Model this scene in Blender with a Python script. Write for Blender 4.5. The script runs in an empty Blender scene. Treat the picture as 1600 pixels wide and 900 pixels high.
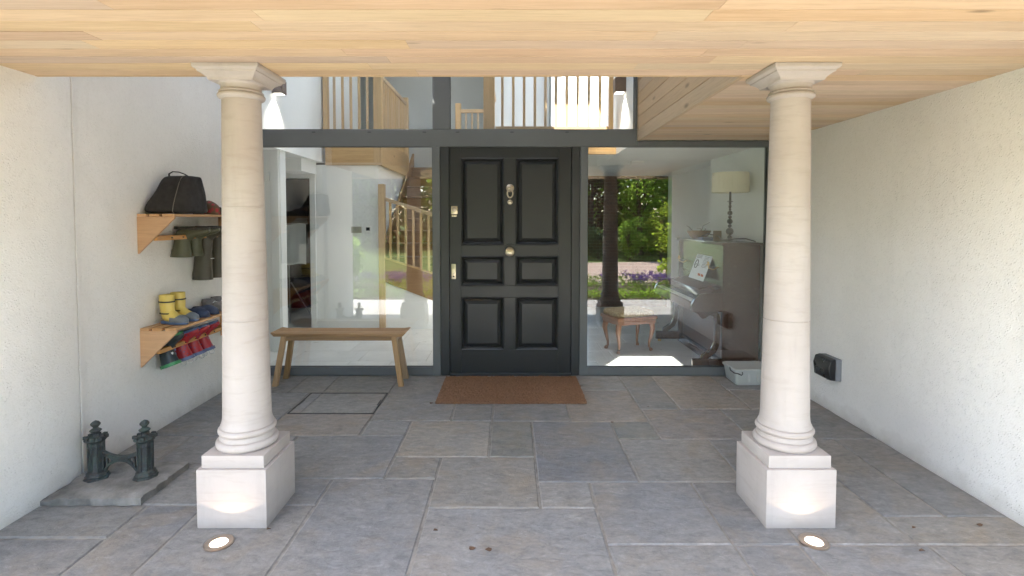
import bpy, bmesh, math, random
from mathutils import Vector, Matrix
R = math.radians
random.seed(11)
scene = bpy.context.scene
COL = scene.collection

# ------------------------------------------------------------------ camera, sky, sun, exposure
EYE = 1.56; F = 818.0; PITCH = R(2.1); CX, CY = 797.0, 373.0
cam = bpy.data.cameras.new('camera'); cam_ob = bpy.data.objects.new('camera', cam); COL.objects.link(cam_ob)
cam.sensor_width = 36.0; cam.sensor_fit = 'HORIZONTAL'; cam.lens = 36.0 * F / 1600.0
cam.shift_x = (800 - CX) / 1600.0; cam.shift_y = (CY - 450) / 1600.0
cam.clip_start = 0.05; cam.clip_end = 2000
cam_ob.location = (0, 0, EYE); cam_ob.rotation_euler = (R(90) - PITCH, 0, 0)
scene.camera = cam_ob

SUN_X, SUN_Y = 0.40, 0.62                      # sunlight travels this far right / inward per metre of fall
sun_dir = Vector((SUN_X, SUN_Y, -1)).normalized()
world = bpy.data.worlds.new('World'); scene.world = world; world.use_nodes = True
wn = world.node_tree.nodes; wl = world.node_tree.links
bg = wn['Background']; sky = wn.new('ShaderNodeTexSky'); sky.sky_type = 'NISHITA'; sky.sun_disc = False
sky.sun_elevation = math.asin(-sun_dir.z); sky.sun_rotation = math.atan2(-sun_dir.x, -sun_dir.y)
sky.altitude = 50; sky.air_density = 1.0; sky.dust_density = 1.5; sky.ozone_density = 1.0
wl.new(sky.outputs[0], bg.inputs[0]); bg.inputs[1].default_value = 0.15
sl = bpy.data.lights.new('sun', 'SUN'); sl.energy = 4.2; sl.angle = R(0.53); sl.color = (1.0, 0.95, 0.88)
so = bpy.data.objects.new('sun', sl); COL.objects.link(so)
so.rotation_euler = sun_dir.to_track_quat('-Z', 'Y').to_euler(); so.location = (-6, -10, 16)
vs = scene.view_settings; vs.view_transform = 'Standard'; vs.look = 'None'; vs.exposure = 3.06; vs.gamma = 1.0
vs.use_curve_mapping = False
cy = scene.cycles
cy.use_denoising = True
try: cy.denoiser = 'OPENIMAGEDENOISE'
except Exception: pass
cy.use_adaptive_sampling = True; cy.adaptive_threshold = .02
cy.max_bounces = 9; cy.diffuse_bounces = 6; cy.glossy_bounces = 5; cy.transmission_bounces = 8; cy.transparent_max_bounces = 24
cy.caustics_reflective = False; cy.caustics_refractive = False; cy.sample_clamp_indirect = 8.0

# ------------------------------------------------------------------ measuring helpers (photo pixel -> place)
SN, CS = math.sin(PITCH), math.cos(PITCH)
def W(px, py, Y):
    """world X, Z of a photo pixel on the upright plane at distance Y"""
    k = (CY - py) / F
    dz = (k * CS * Y - SN * Y) / (CS + k * SN)
    d = CS * Y - SN * dz
    return (px - CX) * d / F, EYE + dz
def G(px, py, z=0.0):
    k = (CY - py) / F; dz = z - EYE
    Y = dz * (CS + k * SN) / (k * CS - SN)
    d = CS * Y - SN * dz
    return (px - CX) * d / F, Y

# ------------------------------------------------------------------ node helpers
def new_mat(name):
    m = bpy.data.materials.new(name); m.use_nodes = True
    nt = m.node_tree; nt.nodes.clear()
    out = nt.nodes.new('ShaderNodeOutputMaterial'); p = nt.nodes.new('ShaderNodeBsdfPrincipled')
    nt.links.new(p.outputs[0], out.inputs[0])
    return m, nt, p, out
class N:
    def __init__(s, nt): s.nt = nt
    def add(s, t, **kw):
        n = s.nt.nodes.new(t)
        for k, v in kw.items(): setattr(n, k, v)
        return n
    def set(s, sock, v):
        if isinstance(v, bpy.types.NodeSocket): s.nt.links.new(v, sock)
        else: sock.default_value = v
    def coords(s, scale=(1, 1, 1), rand=True, space='Object', rot=(0, 0, 0)):
        tc = s.add('ShaderNodeTexCoord')
        if space == 'World':
            g = s.add('ShaderNodeNewGeometry'); v = g.outputs['Position']
        else: v = tc.outputs[space]
        mp = s.add('ShaderNodeMapping'); mp.inputs['Scale'].default_value = scale; mp.inputs['Rotation'].default_value = rot
        s.set(mp.inputs[0], v); v = mp.outputs[0]
        if rand:
            oi = s.add('ShaderNodeObjectInfo'); mu = s.add('ShaderNodeVectorMath', operation='SCALE')
            mu.inputs[0].default_value = (37.1, 61.7, 23.9); s.set(mu.inputs['Scale'], oi.outputs['Random'])
            ad = s.add('ShaderNodeVectorMath', operation='ADD'); s.set(ad.inputs[0], v); s.set(ad.inputs[1], mu.outputs[0]); v = ad.outputs[0]
        return v
    def noise(s, v, scale, detail=4, rough=.55, dist=0.0):
        n = s.add('ShaderNodeTexNoise'); s.set(n.inputs['Vector'], v); n.inputs['Scale'].default_value = scale
        n.inputs['Detail'].default_value = detail; n.inputs['Roughness'].default_value = rough; n.inputs['Distortion'].default_value = dist
        return n.outputs['Fac']
    def voro(s, v, scale, feature='F1'):
        n = s.add('ShaderNodeTexVoronoi', feature=feature); s.set(n.inputs['Vector'], v); n.inputs['Scale'].default_value = scale
        return n.outputs['Distance']
    def ramp(s, f, stops):
        n = s.add('ShaderNodeValToRGB'); s.set(n.inputs[0], f); cr = n.color_ramp
        while len(cr.elements) > len(stops): cr.elements.remove(cr.elements[-1])
        while len(cr.elements) < len(stops): cr.elements.new(1.0)
        for e, (p, c) in zip(cr.elements, stops):
            e.position = p; e.color = (c, c, c, 1) if isinstance(c, (int, float)) else (*c, 1)
        return n.outputs['Color']
    def mix(s, f, a, b, mode='MIX'):
        n = s.add('ShaderNodeMix', data_type='RGBA', blend_type=mode)
        s.set(n.inputs['Factor'], f)
        for i, v in ((6, a), (7, b)):
            s.set(n.inputs[i], v if isinstance(v, bpy.types.NodeSocket) else (*v, 1))
        return n.outputs[2]
    def math(s, op, a, b=0.0):
        n = s.add('ShaderNodeMath', operation=op); s.set(n.inputs[0], a); s.set(n.inputs[1], b); return n.outputs[0]
    def rnd(s, lo, hi):
        oi = s.add('ShaderNodeObjectInfo'); n = s.add('ShaderNodeMapRange'); s.set(n.inputs[0], oi.outputs['Random'])
        n.inputs[3].default_value = lo; n.inputs[4].default_value = hi; return n.outputs[0]
    def bump(s, h, strength, dist, normal=None):
        n = s.add('ShaderNodeBump'); s.set(n.inputs['Height'], h); n.inputs['Strength'].default_value = strength; n.inputs['Distance'].default_value = dist
        if normal: s.set(n.inputs['Normal'], normal)
        return n.outputs[0]
M = {}
def plain(name, c, rough=.6, metal=0.0, var=.12, vscale=6.0, bump=0.0, bscale=60.0, bdist=.002, spec=.5, rnd=0.0, coat=0.0, sss=0.0, space='Object'):
    m, nt, p, out = new_mat(name); n = N(nt)
    v = n.coords(space=space, rand=(space == 'Object'))
    f = n.ramp(n.noise(v, vscale, 5, .6), [(.3, 1 - var), (.7, 1 + var * .5)])
    col = n.mix(1.0, c, f, 'MULTIPLY')
    if rnd:
        sc = n.add('ShaderNodeHueSaturation'); n.set(sc.inputs['Color'], col); n.set(sc.inputs['Value'], n.rnd(1 - rnd, 1 + rnd)); col = sc.outputs[0]
    n.set(p.inputs['Base Color'], col)
    rf = n.math('MULTIPLY', n.ramp(n.noise(v, vscale * 3, 4), [(.3, .85), (.7, 1.15)]), rough)
    n.set(p.inputs['Roughness'], rf); p.inputs['Metallic'].default_value = metal; p.inputs['Specular IOR Level'].default_value = spec
    p.inputs['Coat Weight'].default_value = coat; p.inputs['Coat Roughness'].default_value = .15
    if bump: n.set(p.inputs['Normal'], n.bump(n.noise(v, bscale, 4), bump, bdist))
    M[name] = m; return m
def wood(name, c_light, c_dark, axis=0, rough=.5, rnd=.10, grain=1.0, bump=.25, knots=True, drift=0.0):
    m, nt, p, out = new_mat(name); n = N(nt)
    sc = [22, 22, 22]; sc[axis] = 1.0
    v = n.coords(tuple(sc))
    g1 = n.noise(v, 1.5 * grain, 6, .65, .5); g2 = n.noise(v, 5.0 * grain, 4, .65, .2)
    lo = [3.0, 3.0, 3.0]; lo[axis] = .6; v2 = n.coords(tuple(lo)); big = n.noise(v2, 1.0, 3, .5)
    col = n.mix(n.ramp(g1, [(.32, 0.0), (.72, 1.0)]), c_dark, c_light)
    col = n.mix(n.math('MULTIPLY', n.ramp(g2, [(.50, 0.0), (.64, 1.0)]), .5), col, tuple(x * .72 for x in c_dark))
    col = n.mix(.32, col, n.ramp(big, [(.3, tuple(x * .8 for x in c_dark)), (.65, c_light)]))
    if knots:
        kl = [1, 1, 1]; kv = [5.0, 5.0, 5.0]; kv[axis] = 1.6
        kn = n.voro(n.coords(tuple(kv)), 1.0)
        col = n.mix(n.ramp(kn, [(.03, .8), (.10, 0.0)]), col, tuple(x * .35 for x in c_dark))
    hs = n.add('ShaderNodeHueSaturation'); n.set(hs.inputs['Color'], col); n.set(hs.inputs['Value'], n.rnd(1 - rnd, 1 + rnd))
    oi = n.add('ShaderNodeObjectInfo'); fr = n.math('FRACT', n.math('MULTIPLY', oi.outputs['Random'], 17.3))
    n.set(hs.inputs['Saturation'], n.math('ADD', n.math('MULTIPLY', fr, .28), .80))
    fr2 = n.math('FRACT', n.math('MULTIPLY', oi.outputs['Random'], 91.7)); n.set(hs.inputs['Hue'], n.math('ADD', n.math('MULTIPLY', fr2, drift), .5 - drift * .5))
    n.set(p.inputs['Base Color'], hs.outputs[0]); n.set(p.inputs['Roughness'], n.math('ADD', n.math('MULTIPLY', g1, .25), rough - .1))
    if bump: n.set(p.inputs['Normal'], n.bump(g2, bump, .0012))
    M[name] = m; return m

# ------------------------------------------------------------------ materials
def mk_materials():
    # pebbly white render
    m, nt, p, out = new_mat('render_white'); n = N(nt)
    v = n.coords(space='World', rand=False)
    big = n.noise(v, 1.1, 5, .6); mid = n.noise(v, 7.0, 4, .6)
    col = n.mix(n.ramp(big, [(.3, 0.0), (.7, 1.0)]), (.755, .73, .69), (.825, .805, .77))
    col = n.mix(n.math('MULTIPLY', n.ramp(mid, [(.45, 0.0), (.75, 1.0)]), .25), col, (.70, .68, .64))
    sx = n.add('ShaderNodeSeparateXYZ'); n.set(sx.inputs[0], v)
    streak = n.noise(n.coords((3.2, 3.2, .5), space='World', rand=False), 1.6, 5, .62)
    col = n.mix(n.math('MULTIPLY', n.ramp(streak, [(.56, 0.0), (.78, 1.0)]), .14), col, (.47, .45, .41))
    splash = n.math('MULTIPLY', n.ramp(n.math('ADD', sx.outputs[2], n.math('MULTIPLY', mid, .22)), [(.10, 1.0), (.22, 0.0)]), .55)
    col = n.mix(splash, col, (.45, .42, .37))
    spk = n.noise(v, 60.0, 3, .7); col = n.mix(n.math('MULTIPLY', n.ramp(spk, [(.36, 1.0), (.48, 0.0)]), .12), col, (.52, .49, .44))
    n.set(p.inputs['Base Color'], col); p.inputs['Roughness'].default_value = .62; p.inputs['Specular IOR Level'].default_value = .45
    peb = n.math('MULTIPLY', n.ramp(n.voro(v, 80.0), [(.0, 1.0), (.55, 0.0)]), 1.0)
    keep = n.ramp(n.noise(v, 26.0, 2), [(.44, 0.0), (.60, 1.0)])
    h = n.math('ADD', n.math('MULTIPLY', peb, keep), n.math('MULTIPLY', n.noise(v, 130.0, 4, .6), .7))
    h = n.math('ADD', h, n.math('MULTIPLY', n.noise(v, 9.0, 3, .5), 1.2))
    n.set(p.inputs['Normal'], n.bump(h, .8, .0038)); M['render_white'] = m
    # riven flagstone
    def flag(name, c1, c2, c3, rnd):
        m, nt, p, out = new_mat(name); n = N(nt)
        v = n.coords((1, 1, 1)); vs_ = n.coords((1.0, 1.9, 1.0), rot=(0, 0, .35))
        a = n.noise(v, 1.7, 6, .62, .8); b = n.noise(vs_, 6.5, 9, .72, .7); c = n.noise(v, 46.0, 6, .75)
        oi = n.add('ShaderNodeObjectInfo'); fr = n.math('FRACT', n.math('MULTIPLY', oi.outputs['Random'], 7.77))
        base = n.mix(n.ramp(fr, [(.25, 0.0), (.85, 1.0)]), c1, c2)
        col = n.mix(n.math('MULTIPLY', n.ramp(a, [(.42, 0.0), (.64, 1.0)]), .75), base, c3)
        col = n.mix(n.math('MULTIPLY', n.ramp(b, [(.35, 1.0), (.55, 0.0)]), .38), col, tuple(x * .62 for x in c1))
        col = n.mix(n.math('MULTIPLY', n.ramp(b, [(.58, 0.0), (.72, 1.0)]), .32), col, tuple(min(1, x * 1.5) for x in c2))
        col = n.mix(n.math('MULTIPLY', n.ramp(c, [(.35, 1.0), (.6, 0.0)]), .34), col, tuple(x * .6 for x in c1))
        spots = n.ramp(n.voro(v, 9.0), [(.03, 1.0), (.07, 0.0)])
        col = n.mix(n.math('MULTIPLY', spots, .35), col, (.42, .42, .42))
        d = n.noise(vs_, 15.0, 8, .75, .5); e = n.noise(v, 3.4, 5, .6, .6)
        col = n.mix(n.math('MULTIPLY', n.ramp(e, [(.52, 0.0), (.70, 1.0)]), .55), col, tuple(x * q for x, q in zip(c3, (.92, .84, .74))))
        col = n.mix(n.math('MULTIPLY', n.ramp(d, [(.38, 1.0), (.50, 0.0)]), .40), col, tuple(x * .50 for x in c1))
        col = n.mix(n.math('MULTIPLY', n.ramp(d, [(.55, 0.0), (.68, 1.0)]), .40), col, tuple(min(1, x * 1.55) for x in c2))
        col = n.mix(1.0, col, oi.outputs['Color'], 'MULTIPLY')
        hs = n.add('ShaderNodeHueSaturation'); n.set(hs.inputs['Color'], col); n.set(hs.inputs['Value'], n.rnd(1 - rnd, 1 + rnd))
        n.set(p.inputs['Base Color'], hs.outputs[0])
        n.set(p.inputs['Roughness'], n.ramp(b, [(.3, .70), (.7, .48)])); p.inputs['Specular IOR Level'].default_value = .4
        ridge = n.ramp(b, [(.30, 0.0), (.46, .45), (.49, .62), (.6, .8), (.75, 1.0)])
        n.set(p.inputs['Normal'], n.bump(c, .55, .0035, n.bump(ridge, .5, .007))); M[name] = m
    flag('flagstone', (.214, .212, .211), (.264, .254, .236), (.276, .248, .212), .09)
    plain('mortar', (.27, .25, .22), .9, var=.35, vscale=14, bump=.6, bscale=120, bdist=.003, space='World')
    flag('terrace_stone', (.36, .355, .345), (.43, .415, .395), (.43, .41, .375), .10)  # the porch stone made paler, to bounce more light into the porch
    # column limestone
    m, nt, p, out = new_mat('limestone'); n = N(nt); v = n.coords(); vb = n.coords((1.5, 1.5, 9.0))
    a = n.noise(v, 2.5, 5, .6); b = n.noise(vb, 3.0, 6, .65, .5); c = n.noise(v, 70, 4, .6)
    col = n.mix(n.ramp(a, [(.3, 0.0), (.7, 1.0)]), (.40, .348, .312), (.48, .432, .395))
    col = n.mix(n.math('MULTIPLY', n.ramp(b, [(.52, 0.0), (.7, 1.0)]), .45), col, (.345, .29, .245))
    col = n.mix(n.math('MULTIPLY', n.ramp(n.voro(v, 38.0), [(.04, 1.0), (.12, 0.0)]), .22), col, (.42, .35, .28))
    stain = n.noise(n.coords((5.0, 5.0, .7)), 1.6, 5, .65)
    col = n.mix(n.math('MULTIPLY', n.ramp(stain, [(.55, 0.0), (.75, 1.0)]), .28), col, (.27, .235, .20))
    gm = n.add('ShaderNodeNewGeometry'); gx = n.add('ShaderNodeSeparateXYZ'); n.set(gx.inputs[0], gm.outputs['Position'])
    damp = n.ramp(n.math('ADD', gx.outputs[2], n.math('MULTIPLY', a, .09)), [(.045, 1.0), (.10, 0.0)])
    col = n.mix(n.math('MULTIPLY', damp, .45), col, (.23, .205, .18))
    n.set(p.inputs['Base Color'], col); p.inputs['Roughness'].default_value = .68
    n.set(p.inputs['Normal'], n.bump(n.math('ADD', c, n.math('MULTIPLY', b, 1.5)), .3, .002)); M['limestone'] = m
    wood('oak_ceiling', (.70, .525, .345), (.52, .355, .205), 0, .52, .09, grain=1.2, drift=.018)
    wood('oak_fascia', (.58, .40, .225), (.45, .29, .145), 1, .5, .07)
    wood('oak_x', (.66, .44, .22), (.50, .31, .135), 0, .45, .06)
    wood('oak_y', (.66, .44, .22), (.50, .31, .135), 1, .45, .06)
    wood('oak_z', (.68, .46, .24), (.52, .33, .15), 2, .45, .08, knots=False)
    wood('stair_oak', (.40, .235, .11), (.27, .145, .06), 0, .4, .06)
    wood('shelf_pine_y', (.66, .35, .125), (.52, .25, .075), 1, .4, .06)
    wood('shelf_pine_x', (.66, .35, .125), (.52, .25, .075), 0, .4, .05)
    wood('bench_oak', (.47, .285, .14), (.22, .125, .058), 0, .55, .10)
    wood('bench_oak_z', (.48, .30, .145), (.28, .16, .07), 2, .55, .10)
    wood('piano_wood', (.105, .050, .031), (.058, .026, .016), 1, .22, .04, bump=.1, knots=False)
    wood('piano_wood_red', (.125, .055, .034), (.075, .032, .02), 2, .34, .05, bump=.1, knots=False)
    wood('stool_wood', (.36, .165, .08), (.22, .085, .04), 2, .3, .05, knots=False)
    plain('frame_grey', (.121, .130, .134), .42, var=.10, vscale=2.0, bump=.08, bscale=220, bdist=.0006)
    plain('door_paint', (.0235, .0255, .0275), .36, var=.12, vscale=3.0, bump=.12, bscale=70, bdist=.0006)
    plain('door_frame_paint', (.031, .034, .036), .38, var=.12, vscale=3.0, bump=.1, bscale=80, bdist=.0006)
    plain('screw_dark', (.02, .02, .02), .5)
    plain('nickel', (.62, .54, .40), .30, 1.0, var=.2, vscale=30)
    plain('plaster_white', (.84, .85, .84), .75, var=.04, vscale=1.5, bump=.08, bscale=40, bdist=.001)
    plain('plaster_shaded', (.68, .69, .67), .75, var=.05, vscale=1.5)  # white plaster with the shade of the unlit rear walls in its colour
    plain('joinery_white', (.80, .81, .80), .4, var=.04, vscale=2)
    plain('switch_steel', (.45, .44, .40), .35, 1.0)
    plain('switch_white', (.8, .8, .78), .35)
    plain('screen_dark', (.03, .035, .04), .2)
    plain('tile_pale', (.66, .655, .63), .32, var=.14, vscale=3.0, bump=.15, bscale=14, bdist=.002, rnd=.05)
    plain('grout', (.42, .41, .38), .85, var=.1)
    plain('cast_iron', (.055, .065, .060), .62, .35, var=.6, vscale=24, bump=.9, bscale=70, bdist=.004)
    # weathered iron with rust and verdigris
    m, nt, p, out = new_mat('scraper_iron'); n = N(nt); v = n.coords()
    a = n.noise(v, 16, 5, .65); b = n.noise(v, 40, 5, .7)
    col = n.mix(n.ramp(a, [(.45, 0.0), (.62, 1.0)]), (.042, .046, .046), (.055, .078, .066))
    col = n.mix(n.math('MULTIPLY', n.ramp(b, [(.55, 0.0), (.68, 1.0)]), .6), col, (.11, .062, .036))
    col = n.mix(n.math('MULTIPLY', n.ramp(b, [(.30, 1.0), (.42, 0.0)]), .5), col, (.16, .16, .155))
    n.set(p.inputs['Base Color'], col); p.inputs['Roughness'].default_value = .6; p.inputs['Metallic'].default_value = .25
    n.set(p.inputs['Normal'], n.bump(b, .8, .004)); M['scraper_iron'] = m
    plain('slab_worn', (.25, .235, .21), .8, var=.5, vscale=9, bump=.9, bscale=26, bdist=.008)
    # coir
    m, nt, p, out = new_mat('coir'); n = N(nt); v = n.coords((1, 1, 1))
    c = n.noise(v, 190, 3, .8); a = n.noise(v, 9, 4, .6)
    col = n.mix(n.ramp(c, [(.35, 0.0), (.65, 1.0)]), (.12, .065, .038), (.33, .185, .105))
    col = n.mix(n.math('MULTIPLY', n.ramp(a, [(.4, 0.0), (.7, 1.0)]), .3), col, (.16, .085, .045))
    n.set(p.inputs['Base Color'], col); p.inputs['Roughness'].default_value = .95; p.inputs['Specular IOR Level'].default_value = .1
    n.set(p.inputs['Normal'], n.bump(c, 1.0, .006)); M['coir'] = m
    # glass: clear sheet, mirror share by angle, no refraction
    m, nt, p, out = new_mat('window_glass'); nt.nodes.remove(p); n = N(nt)
    lw = n.add('ShaderNodeLayerWeight'); lw.inputs['Blend'].default_value = .5   # mirror share of one face: 8 % head-on, rising at grazing angles
    mir = n.math('ADD', n.math('MULTIPLY', n.math('POWER', lw.outputs['Facing'], 5.0), .92), .08)
    tr = n.add('ShaderNodeBsdfTransparent'); tr.inputs[0].default_value = (.975, .99, .985, 1)
    gl = n.add('ShaderNodeBsdfGlossy'); gl.inputs['Roughness'].default_value = 0.0; gl.inputs[0].default_value = (1, 1, 1, 1)
    ms = n.add('ShaderNodeMixShader'); n.set(ms.inputs[0], mir); n.set(ms.inputs[1], tr.outputs[0]); n.set(ms.inputs[2], gl.outputs[0])
    n.set(out.inputs[0], ms.outputs[0]); M['window_glass'] = m
    plain('bag_cloth', (.022, .018, .016), .85, var=.4, vscale=8, bump=.5, bscale=90, bdist=.003)
    plain('bag_piping', (.14, .12, .10), .7)
    plain('welly_green', (.085, .085, .048), .5, var=.25, vscale=8)
    plain('welly_brown', (.070, .062, .042), .55, var=.25, vscale=8)
    plain('sole_tread', (.055, .05, .04), .85, var=.5, vscale=60, bump=1, bscale=110, bdist=.008)
    plain('yellow_rubber', (.66, .50, .12), .4, var=.10)
    plain('blue_rubber', (.10, .16, .30), .45, var=.15)
    plain('grey_rubber', (.16, .18, .20), .5)
    plain('navy_foam', (.035, .05, .10), .6, var=.2)
    plain('trainer_grey', (.24, .22, .22), .8, var=.4, vscale=30)
    plain('child_green', (.05, .25, .09), .4)
    plain('child_dark', (.030, .042, .048), .45, var=.3)
    plain('star_white', (.7, .7, .68), .5); plain('star_red', (.5, .05, .06), .5); plain('star_blue', (.10, .22, .5), .5)
    # red patterned rubber
    m, nt, p, out = new_mat('red_pattern'); n = N(nt); v = n.coords()
    c = n.voro(v, 42.0); col = n.mix(n.ramp(c, [(.18, 0.0), (.3, 1.0)]), (.10, .07, .16), (.40, .028, .035))
    n.set(p.inputs['Base Color'], col); p.inputs['Roughness'].default_value = .4; M['red_pattern'] = m
    m, nt, p, out = new_mat('tartan_red'); n = N(nt); v = n.coords()
    c = n.voro(v, 30.0); col = n.mix(n.ramp(c, [(.2, 0.0), (.5, 1.0)]), (.30, .02, .03), (.10, .06, .03))
    n.set(p.inputs['Base Color'], col); p.inputs['Roughness'].default_value = .8; M['tartan_red'] = m
    # clouded plastic
    m, nt, p, out = new_mat('clouded_plastic'); p.inputs['Base Color'].default_value = (.62, .645, .62, 1); p.inputs['Roughness'].default_value = .35
    p.inputs['Transmission Weight'].default_value = .35; p.inputs['IOR'].default_value = 1.2; M['clouded_plastic'] = m
    plain('black_plastic', (.012, .012, .013), .3); plain('grey_plastic', (.20, .21, .225), .5)
    plain('steel_ring', (.42, .36, .31), .35, 1.0)
    m, nt, p, out = new_mat('lit_lens'); p.inputs['Base Color'].default_value = (.9, .85, .75, 1)
    p.inputs['Emission Color'].default_value = (1.0, .86, .66, 1); p.inputs['Emission Strength'].default_value = .9; M['lit_lens'] = m
    m, nt, p, out = new_mat('lit_diffuser'); p.inputs['Base Color'].default_value = (.9, .9, .85, 1)
    p.inputs['Emission Color'].default_value = (1.0, .93, .82, 1); p.inputs['Emission Strength'].default_value = .8; M['lit_diffuser'] = m
    plain('bronze_box', (.16, .10, .075), .45, .3)
    plain('lamp_shade', (.72, .69, .55), .8, var=.06); plain('lamp_metal', (.07, .065, .06), .3, .6)
    plain('ivory', (.80, .77, .68), .3); plain('ebony', (.01, .01, .01), .3); plain('brass', (.75, .52, .22), .3, 1.0)
    plain('paper', (.82, .83, .85), .6, var=.03); plain('ink_black', (.03, .03, .03), .7); plain('ink_red', (.6, .15, .06), .7)
    plain('wicker', (.30, .16, .08), .8, var=.5, vscale=70, bump=.8, bscale=90, bdist=.005)
    plain('twig', (.10, .06, .04), .8); plain('card_blue', (.13, .16, .28), .6); plain('card_brown', (.22, .16, .10), .6)
    m, nt, p, out = new_mat('cushion'); n = N(nt); v = n.coords()
    c = n.noise(v, 55, 4, .7, 1.0); col = n.mix(n.ramp(c, [(.4, 0.0), (.6, 1.0)]), (.20, .135, .065), (.50, .40, .25))
    n.set(p.inputs['Base Color'], col); p.inputs['Roughness'].default_value = .9; n.set(p.inputs['Normal'], n.bump(c, .5, .002)); M['cushion'] = m
    plain('cupboard_dark', (.055, .043, .035), .8, var=.4)
    plain('coat_dark', (.018, .018, .02), .9, var=.4); plain('white_sheet', (.78, .80, .80), .7, var=.05); plain('pole_grey', (.3, .3, .3), .4, .8)
    # dark brick of the inner room
    m, nt, p, out = new_mat('brick_dark'); n = N(nt); v = n.coords(space='World', rand=False, rot=(R(90), 0, 0))
    b = n.add('ShaderNodeTexBrick'); n.set(b.inputs['Vector'], v); b.inputs['Scale'].default_value = 4.4
    b.inputs['Color1'].default_value = (.10, .042, .025, 1); b.inputs['Color2'].default_value = (.065, .03, .02, 1); b.inputs['Mortar'].default_value = (.13, .09, .06, 1)
    b.inputs['Mortar Size'].default_value = .012
    n.set(p.inputs['Base Color'], b.outputs['Color']); p.inputs['Roughness'].default_value = .9; M['brick_dark'] = m
    # garden
    def leaf(name, c, rnd=.3, tr=.4):
        m, nt, p, out = new_mat(name); nt.nodes.remove(p); n = N(nt); v = n.coords(space='World', rand=False)
        f = n.ramp(n.noise(v, 9.0, 3), [(.3, 1 - rnd), (.7, 1 + rnd)]); col = n.mix(1.0, c, f, 'MULTIPLY')
        d = n.add('ShaderNodeBsdfDiffuse'); t = n.add('ShaderNodeBsdfTranslucent'); n.set(d.inputs[0], col)
        n.set(t.inputs[0], n.mix(1.0, col, (1.1, 1.25, .55), 'MULTIPLY')); ms = n.add('ShaderNodeMixShader'); ms.inputs[0].default_value = tr
        n.set(ms.inputs[1], d.outputs[0]); n.set(ms.inputs[2], t.outputs[0]); n.set(out.inputs[0], ms.outputs[0]); M[name] = m
    leaf('leaf_mid', (.16, .23, .065), tr=.62); leaf('leaf_light', (.26, .36, .09), tr=.62); leaf('leaf_yellow', (.27, .32, .07), tr=.62)
    leaf('leaf_dark', (.035, .035, .028), tr=.25); leaf('leaf_bluegreen', (.10, .15, .09)); leaf('petal_purple', (.17, .10, .36), tr=.3)
    plain('bark', (.09, .065, .045), .9, var=.4, vscale=12, bump=.8, bscale=40, bdist=.01)
    plain('lawn', (.085, .13, .035), .95, var=.3, vscale=2.0, bump=1, bscale=60, bdist=.03, spec=.1, space='World')
    plain('drive_gravel', (.42, .32, .26), .95, var=.25, vscale=40, bump=1, bscale=90, bdist=.02, spec=.2, space='World')
    plain('soil', (.07, .05, .035), .95, var=.3, vscale=20, bump=1, bscale=60, bdist=.02)
    plain('roof_felt', (.12, .12, .12), .9); plain('leaf_dry', (.10, .055, .03), .8)
mk_materials()

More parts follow.
